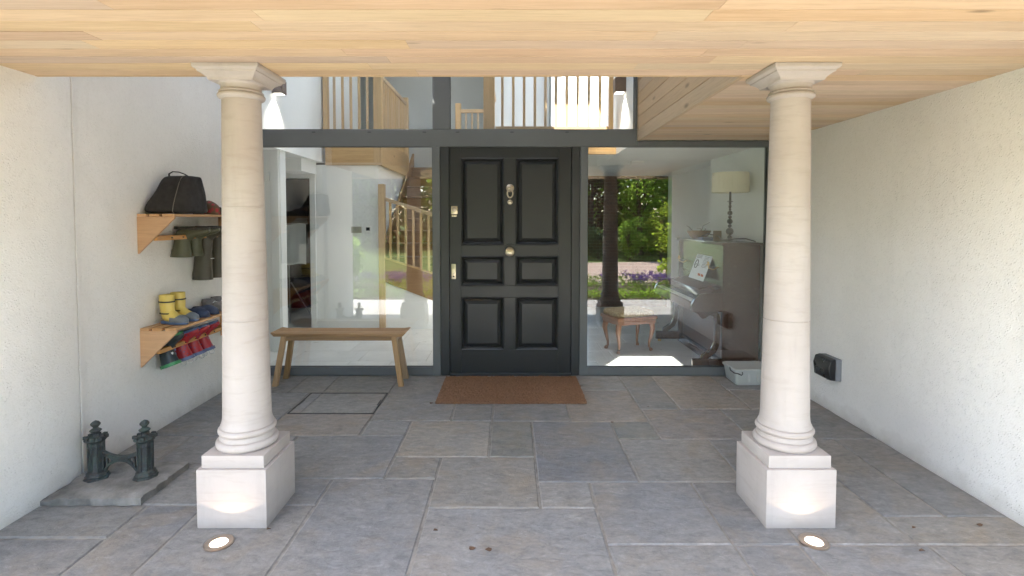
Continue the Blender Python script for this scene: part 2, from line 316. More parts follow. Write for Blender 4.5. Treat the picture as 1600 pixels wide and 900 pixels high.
# ------------------------------------------------------------------ mesh helpers
ORG = {}                                        # object name -> accumulated origin
def org(o): return ORG.get(o.name, Vector((0, 0, 0))) if o else Vector((0, 0, 0))
class MB:
    def __init__(s): s.v = []; s.f = []
    def raw(s, vs, fs):
        b = len(s.v); s.v += [tuple(v) for v in vs]; s.f += [tuple(i + b for i in f) for f in fs]; return s
    def box(s, x0, x1, y0, y1, z0, z1):
        return s.raw([(x0, y0, z0), (x1, y0, z0), (x1, y1, z0), (x0, y1, z0), (x0, y0, z1), (x1, y0, z1), (x1, y1, z1), (x0, y1, z1)],
                     [(3, 2, 1, 0), (4, 5, 6, 7), (0, 1, 5, 4), (1, 2, 6, 5), (2, 3, 7, 6), (3, 0, 4, 7)])
    def rings(s, rings, cap=True, closed=True):
        n = len(rings[0]); vs = [p for r in rings for p in r]; fs = []
        for i in range(len(rings) - 1):
            for j in range(n if closed else n - 1):
                k = (j + 1) % n
                fs.append((i * n + j, i * n + k, (i + 1) * n + k, (i + 1) * n + j))
        if cap: fs += [tuple(reversed(range(n))), tuple(range((len(rings) - 1) * n, len(rings) * n))]
        return s.raw(vs, fs)
    def lathe(s, prof, c=(0, 0, 0), n=32, sx=1.0, sy=1.0):
        return s.rings([[(c[0] + r * sx * math.cos(2 * math.pi * j / n), c[1] + r * sy * math.sin(2 * math.pi * j / n), c[2] + z) for j in range(n)] for r, z in prof])
    def tube(s, pts, rad, n=10, flat=1.0):
        pts = [Vector(p) for p in pts]; rings = []
        for i, p in enumerate(pts):
            t = (pts[min(i + 1, len(pts) - 1)] - pts[max(i - 1, 0)]).normalized()
            up = Vector((0, 0, 1)) if abs(t.z) < .9 else Vector((0, 1, 0))
            a = t.cross(up).normalized(); b = a.cross(t).normalized()
            r = rad[i] if isinstance(rad, (list, tuple)) else rad
            rings.append([p + a * r * math.cos(2 * math.pi * j / n) + b * r * flat * math.sin(2 * math.pi * j / n) for j in range(n)])
        return s.rings(rings)
    def prism(s, poly, axis, a0, a1):
        def pt(u, w, a): return {0: (a, u, w), 1: (u, a, w), 2: (u, w, a)}[axis]
        return s.rings([[pt(u, w, a) for u, w in poly] for a in (a0, a1)])
    def bar(s, p, q, w, h):
        p = Vector(p); q = Vector(q); t = (q - p).normalized(); up = Vector((0, 0, 1)) if abs(t.z) < .95 else Vector((0, 1, 0))
        a = t.cross(up).normalized(); b = a.cross(t).normalized()
        return s.rings([[c + a * (sx * w / 2) + b * (sy * h / 2) for sx, sy in ((-1, -1), (1, -1), (1, 1), (-1, 1))] for c in (p, q)])
    def build(s, name, m, parent=None, bevel=0.0, seg=1, smooth=35, origin=None, sub=0):
        o = Vector(origin) if origin is not None else org(parent)
        me = bpy.data.meshes.new(name); me.from_pydata([tuple(Vector(v) - o) for v in s.v], [], s.f)
        bm = bmesh.new(); bm.from_mesh(me); bmesh.ops.recalc_face_normals(bm, faces=bm.faces)
        if bevel:
            es = [e for e in bm.edges if len(e.link_faces) == 2 and e.calc_face_angle(0) > R(30)]
            bmesh.ops.bevel(bm, geom=es, offset=bevel, segments=seg, profile=.6, affect='EDGES', clamp_overlap=True)
        bm.to_mesh(me); bm.free()
        if smooth:
            me.polygons.foreach_set('use_smooth', [True] * len(me.polygons)); me.set_sharp_from_angle(angle=R(smooth))
        me.materials.append(M[m] if isinstance(m, str) else m)
        ob = bpy.data.objects.new(name, me); COL.objects.link(ob)
        if parent: ob.parent = parent; ob.location = o - org(parent)
        else: ob.location = o
        ORG[ob.name] = o
        if sub:
            md = ob.modifiers.new('subdivision', 'SUBSURF'); md.levels = sub; md.render_levels = sub
        return ob
def thing(name, label, cat, loc=(0, 0, 0), group=None):
    o = bpy.data.objects.new(name, None); COL.objects.link(o); o.empty_display_size = .1
    o.location = loc; ORG[o.name] = Vector(loc); o['label'] = label; o['category'] = cat
    if group: o['group'] = group
    return o
def tag(o, label, cat, group=None):
    o['label'] = label; o['category'] = cat
    if group: o['group'] = group
    return o
def struct(o): o['kind'] = 'structure'; return o
def stuff(o): o['kind'] = 'stuff'; return o
def box(*a): return MB().box(*a)
def copy_tree(o, parent=None):
    c = o.copy(); COL.objects.link(c); c.parent = parent
    ORG[c.name] = ORG.get(o.name, Vector())
    for ch in list(o.children): copy_tree(ch, c)
    return c

# ================================================================== SETTING
YF = 5.18                                       # front of the glazed screen
ZC = 2.334                                      # underside of boarded ceiling
XL, XLN, XR = -2.61, -2.56, 2.62                # wall faces
YC0, YC1 = 0.43, 2.87                           # front and rear edge of the canopy
XS = 1.25                                       # side of the low soffit
YW = 1.92                                       # front ends of the side walls
ZR = 4.6                                        # roof level

ground = struct(box(-160, 160, -160, 160, -.5, -.06).build('ground', 'lawn', smooth=0))
drive = MB().raw([(-1.0, -3.0, -.05), (2.4, -2.9, -.05), (14, -2.6, -.05), (26, -3.2, -.05), (26, -10.5, -.05), (9, -10.2, -.05), (2.5, -9.0, -.05), (-1.0, -8.2, -.05)], [(0, 1, 2, 3, 4, 5, 6, 7)])
struct(drive.build('drive', 'drive_gravel', smooth=0))
walk = MB().box(-1.0, 1.0, -3.0, .28, -.058, -.03); struct(walk.build('path', 'terrace_stone', smooth=0))

# ---- paving under the porch
paving = struct(box(-4.4, 4.4, .24, YF + .02, -.30, -.0065).build('paving', 'mortar', smooth=0))
def cy_(yo):                                     # first estimate of a joint's distance -> distance in the calibrated camera
    k = 1276 / yo + 343; return G(797, k)[1]
RECTS = [(-2.62, -2.0, 4.72, 5.28), (-2.0, -1.69, 4.72, 5.28), (-1.69, -1.09, 4.72, 5.28), (-1.09, -.46, 4.06, 5.28), (-2.62, -1.805, 3.78, 4.72),
 (-1.805, -1.09, 3.78, 4.21), (-.46, -.14, 4.06, 5.28), (-.14, .47, 4.05, 5.28), (.47, 1.075, 4.04, 4.78), (.47, 1.075, 4.78, 5.28),
 (1.075, 1.40, 4.31, 5.28), (1.40, 1.99, 4.31, 5.28), (1.99, 2.62, 4.31, 4.80), (1.99, 2.62, 4.80, 5.28), (1.075, 1.72, 3.72, 4.31), (1.72, 2.62, 3.72, 4.31),
 (.77, 1.075, 3.73, 4.04), (.165, .77, 3.11, 4.04), (-.14, .165, 3.44, 4.05), (-.76, -.14, 3.44, 4.06), (-1.09, -.76, 3.78, 4.06), (-.76, -.45, 3.15, 3.44),
 (-.45, .165, 2.83, 3.44), (.165, .467, 2.83, 3.11), (.467, 1.07, 2.51, 3.11), (1.07, 1.40, 2.51, 3.11), (.77, 1.40, 3.11, 3.72), (1.40, 1.96, 3.11, 3.72),
 (1.96, 2.29, 2.75, 3.72), (2.29, 2.62, 2.75, 3.72), (1.40, 1.96, 2.51, 3.11), (1.96, 2.62, 2.51, 2.75), (-2.62, -2.285, 2.86, 3.78), (-2.285, -1.53, 3.35, 3.78),
 (-2.285, -1.53, 2.86, 3.35), (-1.53, -.76, 3.15, 3.78), (-1.53, -1.065, 2.86, 3.15), (-1.065, -.45, 1.93, 3.15), (-1.66, -1.065, 1.93, 2.86), (-1.975, -1.66, 1.93, 2.86),
 (-2.62, -1.975, 2.56, 2.86), (-2.62, -1.975, 1.93, 2.56), (-.45, .467, 1.93, 2.83), (.467, 1.075, 1.93, 2.51), (1.075, 1.385, 1.93, 2.51), (1.385, 2.0, 1.93, 2.51), (2.0, 2.62, 1.93, 2.51)]
def flagstone(x0, x1, y0, y1, m='flagstone', gap=.007, parent=paving, zt=None, tint=(1, 1, 1, 1)):
    w, d = x1 - x0 - 2 * gap, y1 - y0 - 2 * gap; cx, c_y = (x0 + x1) / 2, (y0 + y1) / 2
    z = random.uniform(-.0012, .0016) if zt is None else zt
    # ragged outline: three points a side, chamfered top edge
    pts = []
    for (ax, ay), (bx, by) in (((-1, -1), (1, -1)), ((1, -1), (1, 1)), ((1, 1), (-1, 1)), ((-1, 1), (-1, -1))):
        for t in (0, .3, .68):
            px, py = ax + (bx - ax) * t, ay + (by - ay) * t; j = .0028 if t else .0035
            pts.append((px * w / 2 + random.uniform(-j, j), py * d / 2 + random.uniform(-j, j)))
    n = len(pts); c = .006
    ins = [(x - math.copysign(c, x) * (abs(x) > w / 2 - .012), y - math.copysign(c, y) * (abs(y) > d / 2 - .012)) for x, y in pts]
    tx, ty = random.uniform(-.0015, .0015) / max(w, .3), random.uniform(-.0015, .0015) / max(d, .3)
    vs = [(x, y, -.03) for x, y in pts] + [(x, y, z - .004 + random.uniform(-.001, .0005)) for x, y in pts] + [(x, y, z + x * tx + y * ty) for x, y in ins]
    fs = [tuple(range(2 * n, 3 * n))]
    for k in (0, 1):
        for i in range(n): fs.append((k * n + i, k * n + (i + 1) % n, (k + 1) * n + (i + 1) % n, (k + 1) * n + i))
    mb = MB().raw([(cx + x, c_y + y, zz) for x, y, zz in vs], fs)
    o = mb.build('flagstone', m, parent, smooth=20, origin=(cx, c_y, 0)); o.color = tint; return o
TAN, ROSE, MOSS, BLUE = (1.15, 1.11, 1.03, 1), (1.06, .99, .94, 1), (.86, .87, .83, 1), (.97, .98, 1.00, 1)
TINTS = {(-.45, 2.83): TAN, (-.76, 3.44): TAN, (-.76, 3.15): TAN, (-.14, 3.44): MOSS, (.77, 3.73): MOSS, (.165, 3.11): BLUE, (-1.065, 1.93): BLUE, (1.96, 2.51): TAN, (1.40, 4.31): ROSE, (.47, 4.04): ROSE, (-1.805, 3.78): ROSE, (1.99, 4.31): ROSE, (-.45, 1.93): BLUE, (1.075, 3.72): ROSE}
for (x0, x1, y0, y1) in RECTS: flagstone(x0, x1, cy_(y0), min(cy_(y1), YF - .004) if y1 < 5.2 else YF - .004, tint=TINTS.get((x0, y0), (1, 1, 1, 1)))
# recessed manhole lid filled with two pieces of the same stone
X0, X1, Y0, Y1 = -1.80, -1.095, cy_(4.21), cy_(4.72)
lid = thing('manhole_cover', 'recessed inspection cover filled with paving stone, in front of the wooden bench', 'manhole cover', ((X0 + X1) / 2, (Y0 + Y1) / 2, 0))
fm = MB(); t = .008
for b in ((X0 + .004, X1 - .004, Y0 + .004, Y0 + .004 + t), (X0 + .004, X1 - .004, Y1 - .004 - t, Y1 - .004), (X0 + .004, X0 + .004 + t, Y0 + .013, Y1 - .013), (X1 - .004 - t, X1 - .004, Y0 + .013, Y1 - .013)):
    fm.box(*b, -.02, -.0005)
fm.build('rim', 'screw_dark', lid, smooth=0)
flagstone(X0 + .016, -1.69, Y0 + .016, Y1 - .016, gap=.002, parent=lid).name = 'stone_inset'
flagstone(-1.69, X1 - .016, Y0 + .016, Y1 - .016, gap=.002, parent=lid).name = 'stone_inset'
for xx, s in ((X0 + .02, 1), (X1 - .02, -1)):
    box(xx - .006 if s < 0 else xx, xx if s < 0 else xx + .006, (Y0 + Y1) / 2 - .06, (Y0 + Y1) / 2 + .06, -.01, .0035).build('lifting_slot', 'screw_dark', lid, smooth=0)
# sunlit terrace in front of the porch
yy = 1.93
for row in range(3):
    yn = yy - .55; x = -4.3
    while x < 4.25:
        xn = min(x + random.uniform(.6, 1.1), 4.3)
        if 4.3 - xn < .3: xn = 4.3
        flagstone(x, xn, max(yn, .26), yy, 'terrace_stone'); x = xn
    yy = yn

# ---- side walls: blocks of the house wings
def wall(name, mb, label, bev=.006, m='render_white'):
    return tag(mb.build(name, m, None, bevel=bev, seg=2), label, 'wall')
wl_ = thing('rendered_wall', 'long white roughcast wall with a vertical joint, behind the boot shelves', 'wall', (-3.6, 3.5, 0))
box(-4.6, XLN, YW, 3.078, -.2, ZR).build('wall_bay', 'render_white', wl_, bevel=.006, seg=2)
box(-4.6, XLN - .022, 3.079, 3.0905, -.2, ZR).build('joint', 'mortar', wl_, smooth=0)
box(-4.6, XLN - .004, 3.091, 3.101, -.2, ZR).build('joint_lip', 'render_white', wl_, smooth=0)
box(-4.6, XL, 3.102, YF + .3, -.2, ZR).build('wall_bay', 'render_white', wl_, bevel=.008, seg=2)
wall('rendered_wall', box(XR, 4.6, YW, YF + .3, -.2, ZR), 'plain white roughcast wall beside the right-hand column, with black socket box')

# ---- boarded canopy
can = thing('porch_canopy', 'pale oak boarded ceiling of the porch, resting on the two stone columns', 'canopy', (0, 1.6, ZC))
box(-4.6, 4.6, YC0 + .02, YC1 - .022, ZC + .022, ZC + .34).build('roof_slab', 'roof_felt', can, smooth=0)
box(-4.6, 4.6, YC0 - .006, YC0 + .018, ZC - .004, ZC + .36).build('fascia', 'oak_x', can, bevel=.002)
box(XL, XS, YC1 - .02, YC1, ZC - .001, ZC + .36).build('fascia', 'oak_x', can, bevel=.002)
BW = .1105
def board_x(x0, x1, y0, y1, parent, m='oak_ceiling', z=ZC):
    c = .0008; g = .0024
    z += random.uniform(-.0005, .0008)
    mb = MB().prism([(y0 + g + c, z), (y1 - g - c, z), (y1 - g, z + c), (y1 - g, z + .019), (y0 + g, z + .019), (y0 + g, z + c)], 0, x0 + .0006, x1 - .0006)
    return mb.build('ceiling_board', m, parent, smooth=0, origin=((x0 + x1) / 2, (y0 + y1) / 2, z))
ny = int((YC1 - .021 - YC0 - .019) / BW) + 1
y = YC1 - .021
while y > YC0 + .03:
    yn = max(y - BW, YC0 + .019)
    cuts = [XLN if yn < 3.1 else XL]
    x = cuts[0] + random.uniform(.5, 2.2)
    while x < XR - .4: cuts.append(x); x += random.uniform(1.3, 2.4)
    cuts.append(XR)
    for a, b in zip(cuts, cuts[1:]): board_x(a, b, yn, y, can)
    y = yn
# low soffit on the right with clad side
sof = thing('clad_soffit', 'oak clad box soffit with boarded side above the right-hand window', 'soffit', (1.9, 4.0, ZC))
box(XS + .024, XR, YC1 - .02, YF + .06, ZC + .022, ZR - .02).build('core', 'roof_felt', sof, smooth=0)
y = YC1 - .0205
while y < YF - .01:
    yn = min(y + .105, YF - .002)
    if yn - y > .03: board_x(XS + .002, XR, y, yn, sof)
    y = yn
z = ZC - .004; k = 0
while z < ZR - .05:
    zn = z + .115; c = .003; g = .001
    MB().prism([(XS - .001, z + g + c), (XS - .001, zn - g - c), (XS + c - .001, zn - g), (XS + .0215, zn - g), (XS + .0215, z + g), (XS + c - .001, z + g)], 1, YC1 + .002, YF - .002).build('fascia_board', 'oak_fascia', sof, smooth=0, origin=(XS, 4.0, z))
    z = zn; k += 1

# ---- house shell: roofs with openings added for light, rear walls (close the rooms, mostly out of sight)
ox0, ox1, oy0, oy1 = -1.15, .0, 2.36, 3.06      # opening placed over the court to drop a sun patch indoors
px0, px1, py0, py1 = -.35, .34, 4.74, 5.12       # second, placed by the screen to throw sun on the gallery
cx0, cx1, cy0, cy1 = -2.58, -1.50, 3.88, 5.08    # third, added so its sun falls on the hall floor behind the door
my_0, my_1 = 3.20, 5.05                          # added unseen north-facing monitor
nx_0, nx_1 = .52, 1.20
rf = MB(); zt = ZR + .2
for b in ((-4.6, 4.6, 1.2, oy0), (-4.6, ox0, oy0, oy1), (ox1, 4.6, oy0, oy1), (-4.6, 4.6, oy1, my_0), (-4.6, cx0, my_0, YF + .06), (cx0, cx1, my_0, cy0), (cx0, cx1, cy1, YF + .06),
          (cx1, px0, my_0, YF + .06), (px0, px1, my_0, py0), (px0, px1, py1, YF + .06), (px1, nx_0, my_0, YF + .06), (nx_0, nx_1, my_1, YF + .06), (nx_1, 4.6, my_0, YF + .06)): rf.box(*b, ZR, zt)
rf.prism([(ox0 - .02, oy0 - .02), (-1.02, oy0 - .02), (-.58, oy1 + .02), (ox0 - .02, oy1 + .02)], 2, ZR + .001, zt - .001)  # unseen wedge added to keep the sun off the door jamb
def added_monitor(mb, x0, x1, y0, y1, z, h):           # added unseen sawtooth: slope blocks the sun, north side lets in sky
    mb.prism([(y0 - .12, z - .001), (y1, z + h), (y1, z + h + .12), (y0 - .12, z + .14)], 0, x0 - .12, x1 + .12)
    for xx in (x0 - .12, x1): mb.prism([(y0, z), (y1, z), (y1, z + h), (y0 - .05, z + .03)], 0, xx, xx + .12)
added_monitor(rf, nx_0, nx_1, my_0, my_1, ZR + .2, 2.4)
light_cut_court_roof = struct(rf.build('light_cut_court_roof', 'plaster_white', smooth=0))  # unseen roof, its openings shaped to steer sun and sky light
struct(box(-4.6, 4.6, 1.1, 1.2, ZC + .34, ZR + .2).build('upper_wall', 'render_white', smooth=0))  # unseen, added over the canopy to limit sun and sky in the court
HR = 5.1
hx0, hx1, hy0, hy1 = -2.62, -1.10, 5.5, 8.6      # added unseen north-facing monitor over the stair hall
rf = MB()
for b in ((-5, 4.6, YF + .06, 5.5), (-5, hx0, 5.5, 9.0), (hx0, hx1, hy1, 9.0), (hx1, -.30, 5.5, 9.0), (1.10, 4.6, 5.5, 7.5), (-.30, .35, 7.5, 9.0), (1.6, 4.6, 7.5, 9.0), (-5, 4.6, 9.0, 11.6)): rf.box(*b, HR, HR + .2)  # gaps left as unseen roof openings, added to brighten hall and gallery
added_monitor(rf, hx0, hx1, hy0, hy1, HR + .2, 3.0)
struct(rf.build('house_roof', 'plaster_white', smooth=0))
shell = MB(); shell.box(-5, -4.6, YF, 11.6, 0, HR); shell.box(4.4, 4.6, YF + .31, 11.6, 0, HR); shell.box(-5, -.6, 11.4, 11.6, 0, HR); shell.box(1.6, 4.6, 11.4, 11.6, 0, HR); shell.box(-.6, 1.6, 11.4, 11.6, 2.35, HR)  # low gap in the rear added to let north light into the room
shell.box(-4.6, 4.6, YF + .06, YF + .08, ZR + .2, HR)
struct(shell.build('outer_wall', 'plaster_white', smooth=0))

# ================================================================== GLAZED SCREEN AND DOOR
scr = thing('glazed_screen', 'dark grey metal framed glass screen around the front door', 'window', (0, YF, 0))
def fx(px, Y=YF): return W(px, 400, Y)[0]
def fz(py, Y=YF): return W(797, py, Y)[1]
DP = .07
zb0, zb1 = fz(229), fz(202)
x_j0, x_j1 = fx(676), fx(688); x_k0, x_k1 = fx(906), fx(918)
zs = fz(574)                                     # top of bottom rail
box(XL + .002, XS - .003, YF, YF + DP, zb0, zb1).build('transom', 'frame_grey', scr, bevel=.003)
for px in (490, 577, 663, 715, 800, 886): # fixings
    X, Z = W(px, 206.5, YF)
    box(X - .017, X + .017, YF - .0025, YF + .01, Z - .004, Z + .004).build('fixing_slot', 'screw_dark', scr, smooth=0)
box(XS - .001, XR - .002, YF + .001, YF + DP, zb0, ZC - .001).build('head_rail', 'frame_grey', scr, bevel=.003)
ZD = fz(212)
box(x_j0, x_j1, YF - .003, YF + DP, 0, zb0 - .001).build('post', 'frame_grey', scr, bevel=.003)
box(x_k0, x_k1, YF - .003, YF + DP, 0, zb0 - .001).build('post', 'frame_grey', scr, bevel=.003)
xu0, xu1 = W(676, 160, YF)[0], W(703, 160, YF)[0]
box(xu0, xu1, YF - .003, YF + DP, zb1 + .001, ZR).build('post', 'frame_grey', scr, bevel=.003)
box(XS - .028, XS - .003, YF - .003, YF + DP, zb1 + .001, ZR).build('post', 'frame_grey', scr, bevel=.003)
box(XL + .002, XL + .045, YF - .001, YF + DP, 0, zb0 - .001).build('post', 'frame_grey', scr, bevel=.003)
box(XL + .002, XL + .045, YF - .001, YF + DP, zb1 + .001, ZR).build('post', 'frame_grey', scr, bevel=.003)
xr_in = fx(1197)
box(xr_in, XR - .002, YF - .001, YF + DP, 0, zb0 - .001).build('post', 'frame_grey', scr, bevel=.003)
box(XL + .047, x_j0 - .001, YF, YF + DP, 0, zs).build('sill_rail', 'frame_grey', scr, bevel=.003)
box(x_k1 + .001, xr_in - .001, YF, YF + DP, 0, zs).build('sill_rail', 'frame_grey', scr, bevel=.003)
def pane(x0, x1, z0, z1):
    box(x0, x1, YF + .030, YF + .040, z0, z1).build('glass_pane', 'window_glass', scr, smooth=0)
    g = MB()                                     # black gasket round the glass
    for b in ((x0, x1, z0, z0 + .006), (x0, x1, z1 - .006, z1), (x0, x0 + .006, z0 + .006, z1 - .006), (x1 - .006, x1, z0 + .006, z1 - .006)):
        g.box(b[0] + .001, b[1] - .001, YF + .020, YF + .0295, b[2] + .001, b[3] - .001)
    g.build('gasket', 'screw_dark', scr, smooth=0)
pane(XL + .045, x_j0, zs, zb0); pane(x_k1, xr_in, zs, zb0)
pane(XL + .045, xu0, zb1, ZR); pane(xu1, XS - .028, zb1, ZR)

# ---- front door
door = thing('front_door', 'wide dark grey six-panelled front door with nickel knocker and knob', 'door', (fx(797), YF, 0))
YD = YF + .035                                   # face of leaf
fr = door
box(x_j1 + .001, fx(702), YF + .006, YF + .11, 0, ZD).build('door_frame', 'door_frame_paint', door, bevel=.004)
box(fx(893), x_k0 - .001, YF + .006, YF + .11, 0, ZD).build('door_frame', 'door_frame_paint', door, bevel=.004)
dl, dr_, dt, db = fx(702) + .001, fx(893) - .001, fz(226), .022
box(fx(702) + .001, fx(893) - .001, YF + .006, YF + .11, dt + .001, ZD).build('door_head', 'door_frame_paint', door, bevel=.004)
box(x_j1 + .001, x_k0 - .001, YF + .004, YF + .11, ZD + .001, zb0 - .001).build('head_packer', 'frame_grey', door, bevel=.002)
box(dl, dr_, YF - .015, YF + .10, 0.0, .020).build('threshold', 'door_frame_paint', door, bevel=.004)
xs_ = [W(p, 300, YD)[0] for p in (720, 787, 806, 873)]
zr_ = [W(797, p, YD)[1] for p in (247, 382, 401, 446, 465, 546)]
def member(nm, x0, x1, z0, z1): return box(x0, x1, YD, YD + .05, z0, z1).build(nm, 'door_paint', door, bevel=.0015)
member('stile', dl, xs_[0], db, dt); member('stile', xs_[3], dr_, db, dt)
def rail(z0, z1): member('rail', xs_[0] + .0005, xs_[3] - .0005, z0, z1)
rail(zr_[0], dt); rail(zr_[2] + .0, zr_[1]); rail(zr_[4], zr_[3]); rail(db, zr_[5])
for a, b in ((1, 0), (3, 2), (5, 4)): member('muntin', xs_[1], xs_[2], zr_[a] + .0005, zr_[b] - .0005)
for (x0, x1) in ((xs_[0], xs_[1]), (xs_[2], xs_[3])):
    for a, b in ((1, 0), (3, 2), (5, 4)):
        z0, z1 = zr_[a], zr_[b]
        def ring(d, yv): return [(x0 + d, yv, z0 + d), (x1 - d, yv, z0 + d), (x1 - d, yv, z1 - d), (x0 + d, yv, z1 - d)]
        pn = MB().rings([ring(.028, YD + .03), ring(.034, YD + .022), ring(.060, YD + .008), ring(.063, YD + .005)], cap=False)
        pn.raw(ring(.063, YD + .005), [(0, 1, 2, 3)]); p_ = pn.build('panel', 'door_paint', door, smooth=0)
        mo = MB().rings([ring(-.008, YD + .002), ring(-.008, YD - .005), ring(-.002, YD - .008), ring(.006, YD - .005), ring(.012, YD + .004), ring(.020, YD + .010), ring(.028, YD + .031)], cap=False)
        mo.build('moulding', 'door_paint', p_, smooth=25)
def disc(cx_, cz_, prof, n=24):                  # lathe whose axis points out of the door
    mb = MB(); mb.rings([[(cx_ + r * math.cos(2 * math.pi * j / n), YD - h, cz_ + r * math.sin(2 * math.pi * j / n)) for j in range(n)] for r, h in prof]); return mb
X, Z = W(796.5, 393, YD)
disc(X, Z, [(.045, 0), (.045, .006), (.03, .010), (.018, .014), (.016, .035), (.030, .044), (.044, .054), (.047, .064), (.042, .074), (.024, .082), (.004, .084)]).build('knob', 'nickel', door)
kn = disc(*W(797, 294, YD), [(.040, 0), (.040, .006), (.034, .012), (.012, .022), (.003, .023)]).build('knocker', 'nickel', door)
X, Z = W(797, 316, YD); disc(X, Z, [(.026, 0), (.026, .006), (.018, .012), (.003, .014)]).build('strike_plate', 'nickel', kn)
X0_, Z0_ = W(797, 294, YD)
pts = [(X0_ + .027 * math.sin(t), YD - .028 - .006 * math.cos(t), Z0_ - .055 - .085 * (1 - math.cos(t)) / 2 + .045) for t in [k * 2 * math.pi / 20 for k in range(21)]]
MB().tube(pts, .0075, 8).build('ring_pull', 'nickel', kn)
X, Z = W(710, 329, YD)
lk = box(X - .032, X + .032, YD - .010, YD + .001, Z - .035, Z + .045).build('lock', 'nickel', door, bevel=.006, seg=2)
MB().rings([[(X + r * math.cos(2 * math.pi * j / 20), YD - h, Z + .012 + r * math.sin(2 * math.pi * j / 20)) for j in range(20)] for r, h in ((.022, .008), (.022, .018), (.018, .020), (.001, .020))]).build('cylinder', 'steel_ring', lk)
box(X - .024, X + .024, YD - .030, YD - .009, Z - .062, Z - .040).build('finger_pull', 'nickel', lk, bevel=.005, seg=2)
X, Z = W(709, 424, YD)
hp = box(X - .022, X + .022, YD - .008, YD + .001, Z - .078, Z + .075).build('key_plate', 'nickel', door, bevel=.006, seg=2)
box(X - .013, X + .013, YD - .014, YD - .0085, Z - .03, Z + .05).build('swing_cover', 'nickel', hp, bevel=.004, seg=2)
MB().tube([(X, YD - .012, Z - .045), (X, YD - .016, Z - .055)], .008, 10).build('keyhole', 'screw_dark', hp)

# ================================================================== COLUMNS
def column(cx_, cy__, label, group):
    c = thing('stone_column', label, 'column', (cx_, cy__, 0), group)
    h = .176
    box(cx_ - h, cx_ + h, cy__ - h, cy__ + h, 0, .300).build('pedestal', 'limestone', c, bevel=.004, seg=2)
    h = .158; box(cx_ - h, cx_ + h, cy__ - h, cy__ + h, .300, .365).build('plinth', 'limestone', c, bevel=.004, seg=2)
    SL = .893
    def slim(pr): return [(r * SL if r > .01 else r, z) for r, z in pr]
    def tor(r, z0, z1, b): 
        zc = (z0 + z1) / 2; hh = (z1 - z0) / 2
        return [(r + b * math.cos(a) - b, zc + hh * math.sin(a)) for a in [R(-90 + 180 * k / 8) for k in range(9)]]
    MB().lathe(slim([(.001, .365)] + tor(.172, .365, .410, .022) + [(.152, .412), (.152, .418), (.147, .428), (.148, .436)] + tor(.160, .437, .470, .017) + [(.146, .472), (.146, .480), (.140, .490), (.136, .506), (.1335, .53), (.001, .53)]), (cx_, cy__, 0), 48).build('base', 'limestone', c, smooth=30)
    sh = []
    for k in range(15):
        t = k / 14; r = .1335 - .028 * (t ** .95); sh.append((r, .53 + (2.185 - .53) * t))
        if k in (4, 9):
            zj = sh[-1][1] + .03; sh += [(r - .0006, zj), (r - .0030, zj + .0012), (r - .0030, zj + .0032), (r - .0008, zj + .0044)]
    MB().lathe(slim([(.001, .53)] + sh + [(.001, 2.185)]), (cx_, cy__, 0), 48).build('shaft', 'limestone', c, smooth=30)
    cap = MB().lathe(slim([(.001, 2.180), (.1065, 2.180)] + tor(.1285, 2.186, 2.212, .013) + [(.120, 2.214), (.120, 2.222), (.110, 2.230), (.109, 2.245), (.113, 2.255), (.124, 2.262), (.001, 2.262)]), (cx_, cy__, 0), 48)
    cp = cap.build('capital', 'limestone', c, smooth=30)
    def sq(hw, z): return [(cx_ - hw, cy__ - hw, z), (cx_ + hw, cy__ - hw, z), (cx_ + hw, cy__ + hw, z), (cx_ - hw, cy__ + hw, z)]
    ab = MB().rings([sq(.112, 2.2615), sq(.114, 2.268), sq(.119, 2.276), sq(.129, 2.285), (sq(.140, 2.292)), sq(.147, 2.296), sq(.147, 2.302), sq(.151, 2.305), sq(.162, 2.312), sq(.164, 2.318), sq(.164, ZC - .0015)])
    ab.build('abacus', 'limestone', cp, bevel=.0015, smooth=20)
    return c
column(-1.405, 2.765, 'cream stone column on a square pedestal, nearest the boot scraper', 'stone columns carrying the porch')
column(1.468, 2.765, 'cream stone column on a square pedestal, nearest the black socket box', 'stone columns carrying the porch')

def uplight(px, py, label):
    X, Y = G(px, py)
    u = thing('ground_uplight', label, 'light', (X, Y, 0), 'uplights sunk in the paving')
    MB().lathe([(.040, .0), (.040, .004), (.044, .0075), (.062, .0075), (.067, .004), (.067, -.02), (.040, -.02)], (X, Y, 0), 40).build('bezel', 'steel_ring', u, smooth=30)
    MB().lathe([(.001, -.02), (.0405, -.02), (.0405, .003), (.030, .006), (.001, .007)], (X, Y, 0), 32).build('lens', 'lit_lens', u, smooth=30)
    l = bpy.data.lights.new('uplight_beam', 'SPOT'); l.energy = .20; l.color = (1.0, .76, .54); l.spot_size = R(124); l.spot_blend = .12; l.shadow_soft_size = .006
    lo = bpy.data.objects.new('uplight_beam', l); COL.objects.link(lo); lo.parent = u; lo.location = (0, 0, .012); lo.rotation_euler = (R(180), 0, 0)
uplight(342, 849, 'lit round uplight in the floor before the column by the boot scraper')
uplight(1272, 847, 'lit round uplight in the floor before the right-hand column')

